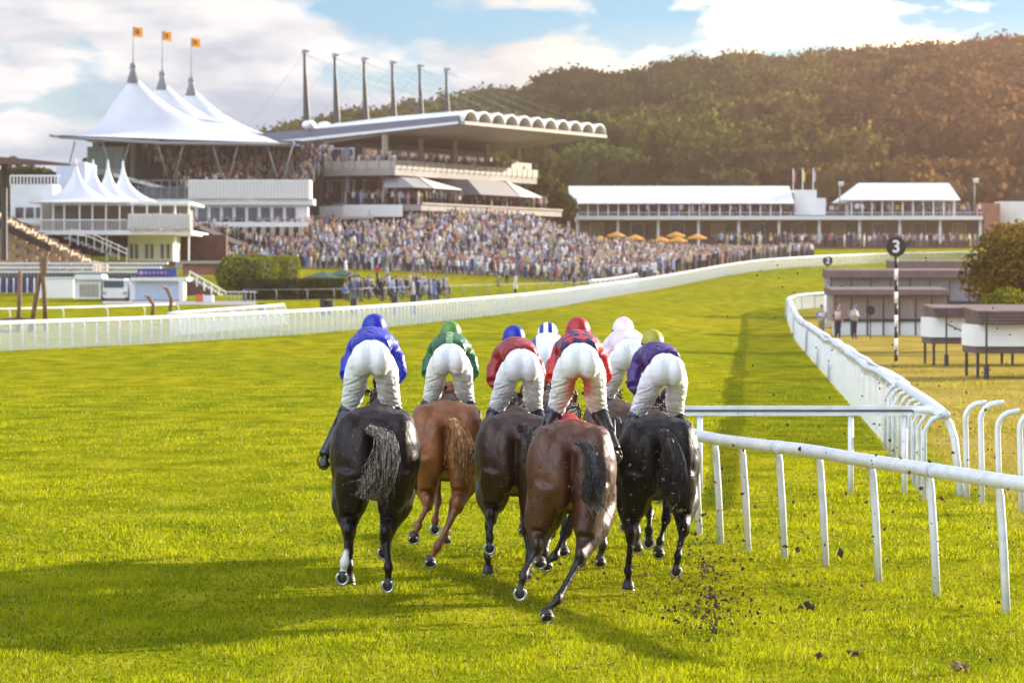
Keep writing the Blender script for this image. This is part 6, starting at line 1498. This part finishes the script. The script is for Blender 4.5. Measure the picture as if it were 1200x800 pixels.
for i in range(66):
    px = 404 + i * 1.85 + PR.uniform(-1.5, 1.5); sit = PR.random() < .45; py = PR.uniform(343, 354); Y = YOF(px, py); a = G(px, Y)
    person(a.x, Y, a.z, 'sit' if sit else PR.choice(('stand', 'dress', 'cross')), PR.uniform(-2.6, -.4), 'person sitting or standing in the group behind the thin grey lawn fence', 'group behind the lawn fence', PR.choice(((.02, .025, .05), (.10, .16, .34), (.28, .36, .55), (.04, .05, .11), (.015, .015, .02), (.35, .36, .38))))
# the packed crowd
pts = []
rc = random.Random(9)
BW = .62
for row in range(37):
    t = row / 36
    px = 232.0
    while px < 945:
        y0 = float(np.interp(px, *FL)); y1 = float(np.interp(px, *BLY)); Yr = lerp(y0, y1, t); px += (BW * rc.uniform(.75, 1.45)) * FPX / Yr
        dens = .93
        if 398 < px < 474 and t > .8 and rc.random() < .85: continue
        if px < 300: dens = .45 + .3 * t
        if 300 <= px < 345 and t < .6: dens = .5
        if 392 < px < 470 and t > .86: dens = .12
        d = (px - (360 + 110 * (1 - t)))      # stair gap running down the bank
        if abs(d) < 4: dens = .08
        dens *= .72 + .5 * (mnoise.noise(Vector((px * .06, t * 9, 2))) > -.22)
        if rc.random() > dens: continue
        p = bank(px, min(.999, max(.001, t + rc.uniform(-.022, .022))))
        pts.append((p.x, p.y, p.z, px, t))
front = sorted(pts, key=lambda q: q[1] * (1 + .0) + 60 * q[4])
LAB_C = 'spectator standing in the front of the packed crowd on the terrace bank'
n_ind = 300 - N_IND[0] - 4
for p in front[:n_ind]:
    person(p[0], p[1], p[2], rc.choice(('stand', 'stand', 'cross', 'dress', 'look', 'wave') if rc.random() < .25 else ('stand', 'cross', 'dress', 'look')), rc.uniform(-2.0, -.7), LAB_C, 'spectators packed at the front of the terrace bank')
rest = [(p[0], p[1], p[2], 'c') for p in front[n_ind:]]
# raked seats in the tent stand, its lower terrace, grandstand decks, hospitality building
for k in range(14):
    for j in range(46):
        if rc.random() < .88: rest.append((-46.8 + k * .2 + j * .5 + rc.uniform(-.12, .12), 413.4 + k * 1.5 + rc.uniform(0, .6), 13.25 + k * .42 - .25, 't'))
rest = [q for q in rest if not (q[3] == 't' and q[0] < -46 + 9 * (1 - (q[1] - 413) / 21) * 1.0 - 0)]
for j in range(60):
    if rc.random() < .9: rest.append((-40.2 + j * .29, 409.5 + rc.uniform(0, 1.2), 8.95, 't'))
for j in range(70): rest.append((-38 + j * .23 + rc.uniform(-.1, .1), 404.8 + rc.uniform(0, 3), 8.6 - max(0, j - 10) * .045, 't'))
for j in range(40): u, v = rc.uniform(-1, 36), rc.uniform(7.9, 12.5); q = S(u, v, 16.1); rest.append((q.x, q.y, q.z, 'g'))
for j in range(170): u, v = rc.uniform(-1, 36), rc.uniform(7.9, 12.5); q = S(u, v, 16.1); rest.append((q.x, q.y, q.z, 'g'))
for j in range(60): u, v = -1 + rc.uniform(0, 2), rc.uniform(8, 26); q = S(u, v, 16.1); rest.append((q.x, q.y, q.z, 'g'))
for j in range(260): u, v = rc.uniform(-1.3, 36), rc.uniform(4.4, 11); q = S(u, v, 12.0); rest.append((q.x, q.y, q.z, 'g'))
for j in range(40): u, v = -1 + rc.uniform(0, 2), rc.uniform(5, 20); q = S(u, v, 12.0); rest.append((q.x, q.y, q.z, 'g'))
for j in range(150):
    px = rc.choice((rc.uniform(735, 930), rc.uniform(968, 1150))); q = P(px, 253, 490 + rc.uniform(-2, 3)); rest.append((q.x, q.y, P(px, 253, 490).z, 'm'))
for j in range(150):
    px = rc.uniform(840, 1150); Y = 478 + rc.uniform(-4, 8); q = P(px, 289, Y); rest.append((q.x, Y, q.z, 'm'))
for j in range(16): px = 152 + j * 4.4 + rc.uniform(-1, 1); q = P(px, 270, 350); rest.append((q.x, 350.5 + rc.uniform(0, 1.5), q.z, 'p'))
def low_person():
    """light figure for the mass: body, legs, arms, head; returns verts, quads, region per vertex"""
    b = MB(); reg = []
    def T(pts, r, g, n=6):
        k = len(b.v); b.tube(pts, r, n, cap=False, up=(0, 1, 0)); reg.extend([g] * (len(b.v) - k))
    for s in (-1, 1):
        T([(s * .09, 0, .9), (s * .1, 0, .03)], [.1, .06], 3, 5); T([(s * .19, 0, 1.42), (s * .26, .02, 1.12), (s * .2, .12, .92)], [.06, .05, .035], 2, 4)
    T([(0, 0, .84), (0, 0, 1.2), (0, 0, 1.45), (0, 0, 1.5)], [(.12, .16), (.11, .17), (.10, .19), (.03, .05)], 2, 8)
    T([(0, 0, 1.48), (0, 0, 1.55), (0, .01, 1.62), (0, .01, 1.68)], [.04, .05, .085, .085], 0, 7); T([(0, 0, 1.68), (0, 0, 1.74), (0, 0, 1.78)], [.09, .08, .02], 1, 7)
    V = np.array(b.v); F = np.array([f for f in b.f if len(f) == 4]); return V, F, np.array(reg)
def crowd_mass():
    V0, F0, reg = low_person(); VV = []; FF = []; CC = []; n0 = len(V0); r = np.random.default_rng(4)
    tops = np.array(TOPS); warm = np.array([(.45, .28, .18), (.5, .42, .38), (.05, .03, .04), (.35, .14, .10), (.6, .55, .5), (.10, .07, .08)])
    for i, (x, y, z, kd) in enumerate(rest):
        a = r.normal(-1.4, .8); c, s = math.cos(a), math.sin(a); k = r.uniform(.86, 1.1); v = V0 * np.array([k * r.uniform(.85, 1.2), k, k])
        w = np.stack([v[:, 0] * c - v[:, 1] * s + x, v[:, 0] * s + v[:, 1] * c + y, v[:, 2] + z], 1)
        top = tops[r.integers(len(tops))] if kd != 't' or r.random() < .4 else warm[r.integers(len(warm))]
        pal = np.array([(.45, .27, .2), HAIRS[r.integers(7)] if r.random() < .8 else (.6, .58, .52), top, LEGSC[r.integers(6)] if r.random() < .75 else top])
        VV.append(w); FF.append(F0 + i * n0); CC.append(pal[reg])
    m = mat('crowd_cloth', None, .75, .2); vc = m.node_tree.nodes.new('ShaderNodeVertexColor'); vc.layer_name = 'Col'; m.node_tree.links.new(vc.outputs[0], m.node_tree.nodes['Principled BSDF'].inputs['Base Color'])
    o = npmesh('crowd', np.concatenate(VV), np.concatenate(FF), m, smooth=True, col=np.concatenate(CC)); tag(o, 'dense mass of spectators filling the terraces, stand seats and decks', 'crowd', kind='stuff')
    print('crowd', len(rest), 'ind', N_IND[0])
crowd_mass()
# ---------------------------------------------------------------- air
def haze():
    m = bpy.data.materials.new('haze'); m.use_nodes = True; nt = m.node_tree; nt.nodes.clear(); o = nt.nodes.new('ShaderNodeOutputMaterial'); v = nt.nodes.new('ShaderNodeVolumePrincipled')
    v.inputs['Color'].default_value = (1, .66, .50, 1); v.inputs['Density'].default_value = (.00027); v.inputs['Anisotropy'].default_value = .8; nt.links.new(v.outputs[0], o.inputs['Volume'])
    b = MB(); b.box((0, 560, 62), (1300, 1300, 134)); q = b.build('haze', m); tag(q, kind='stuff')
haze()
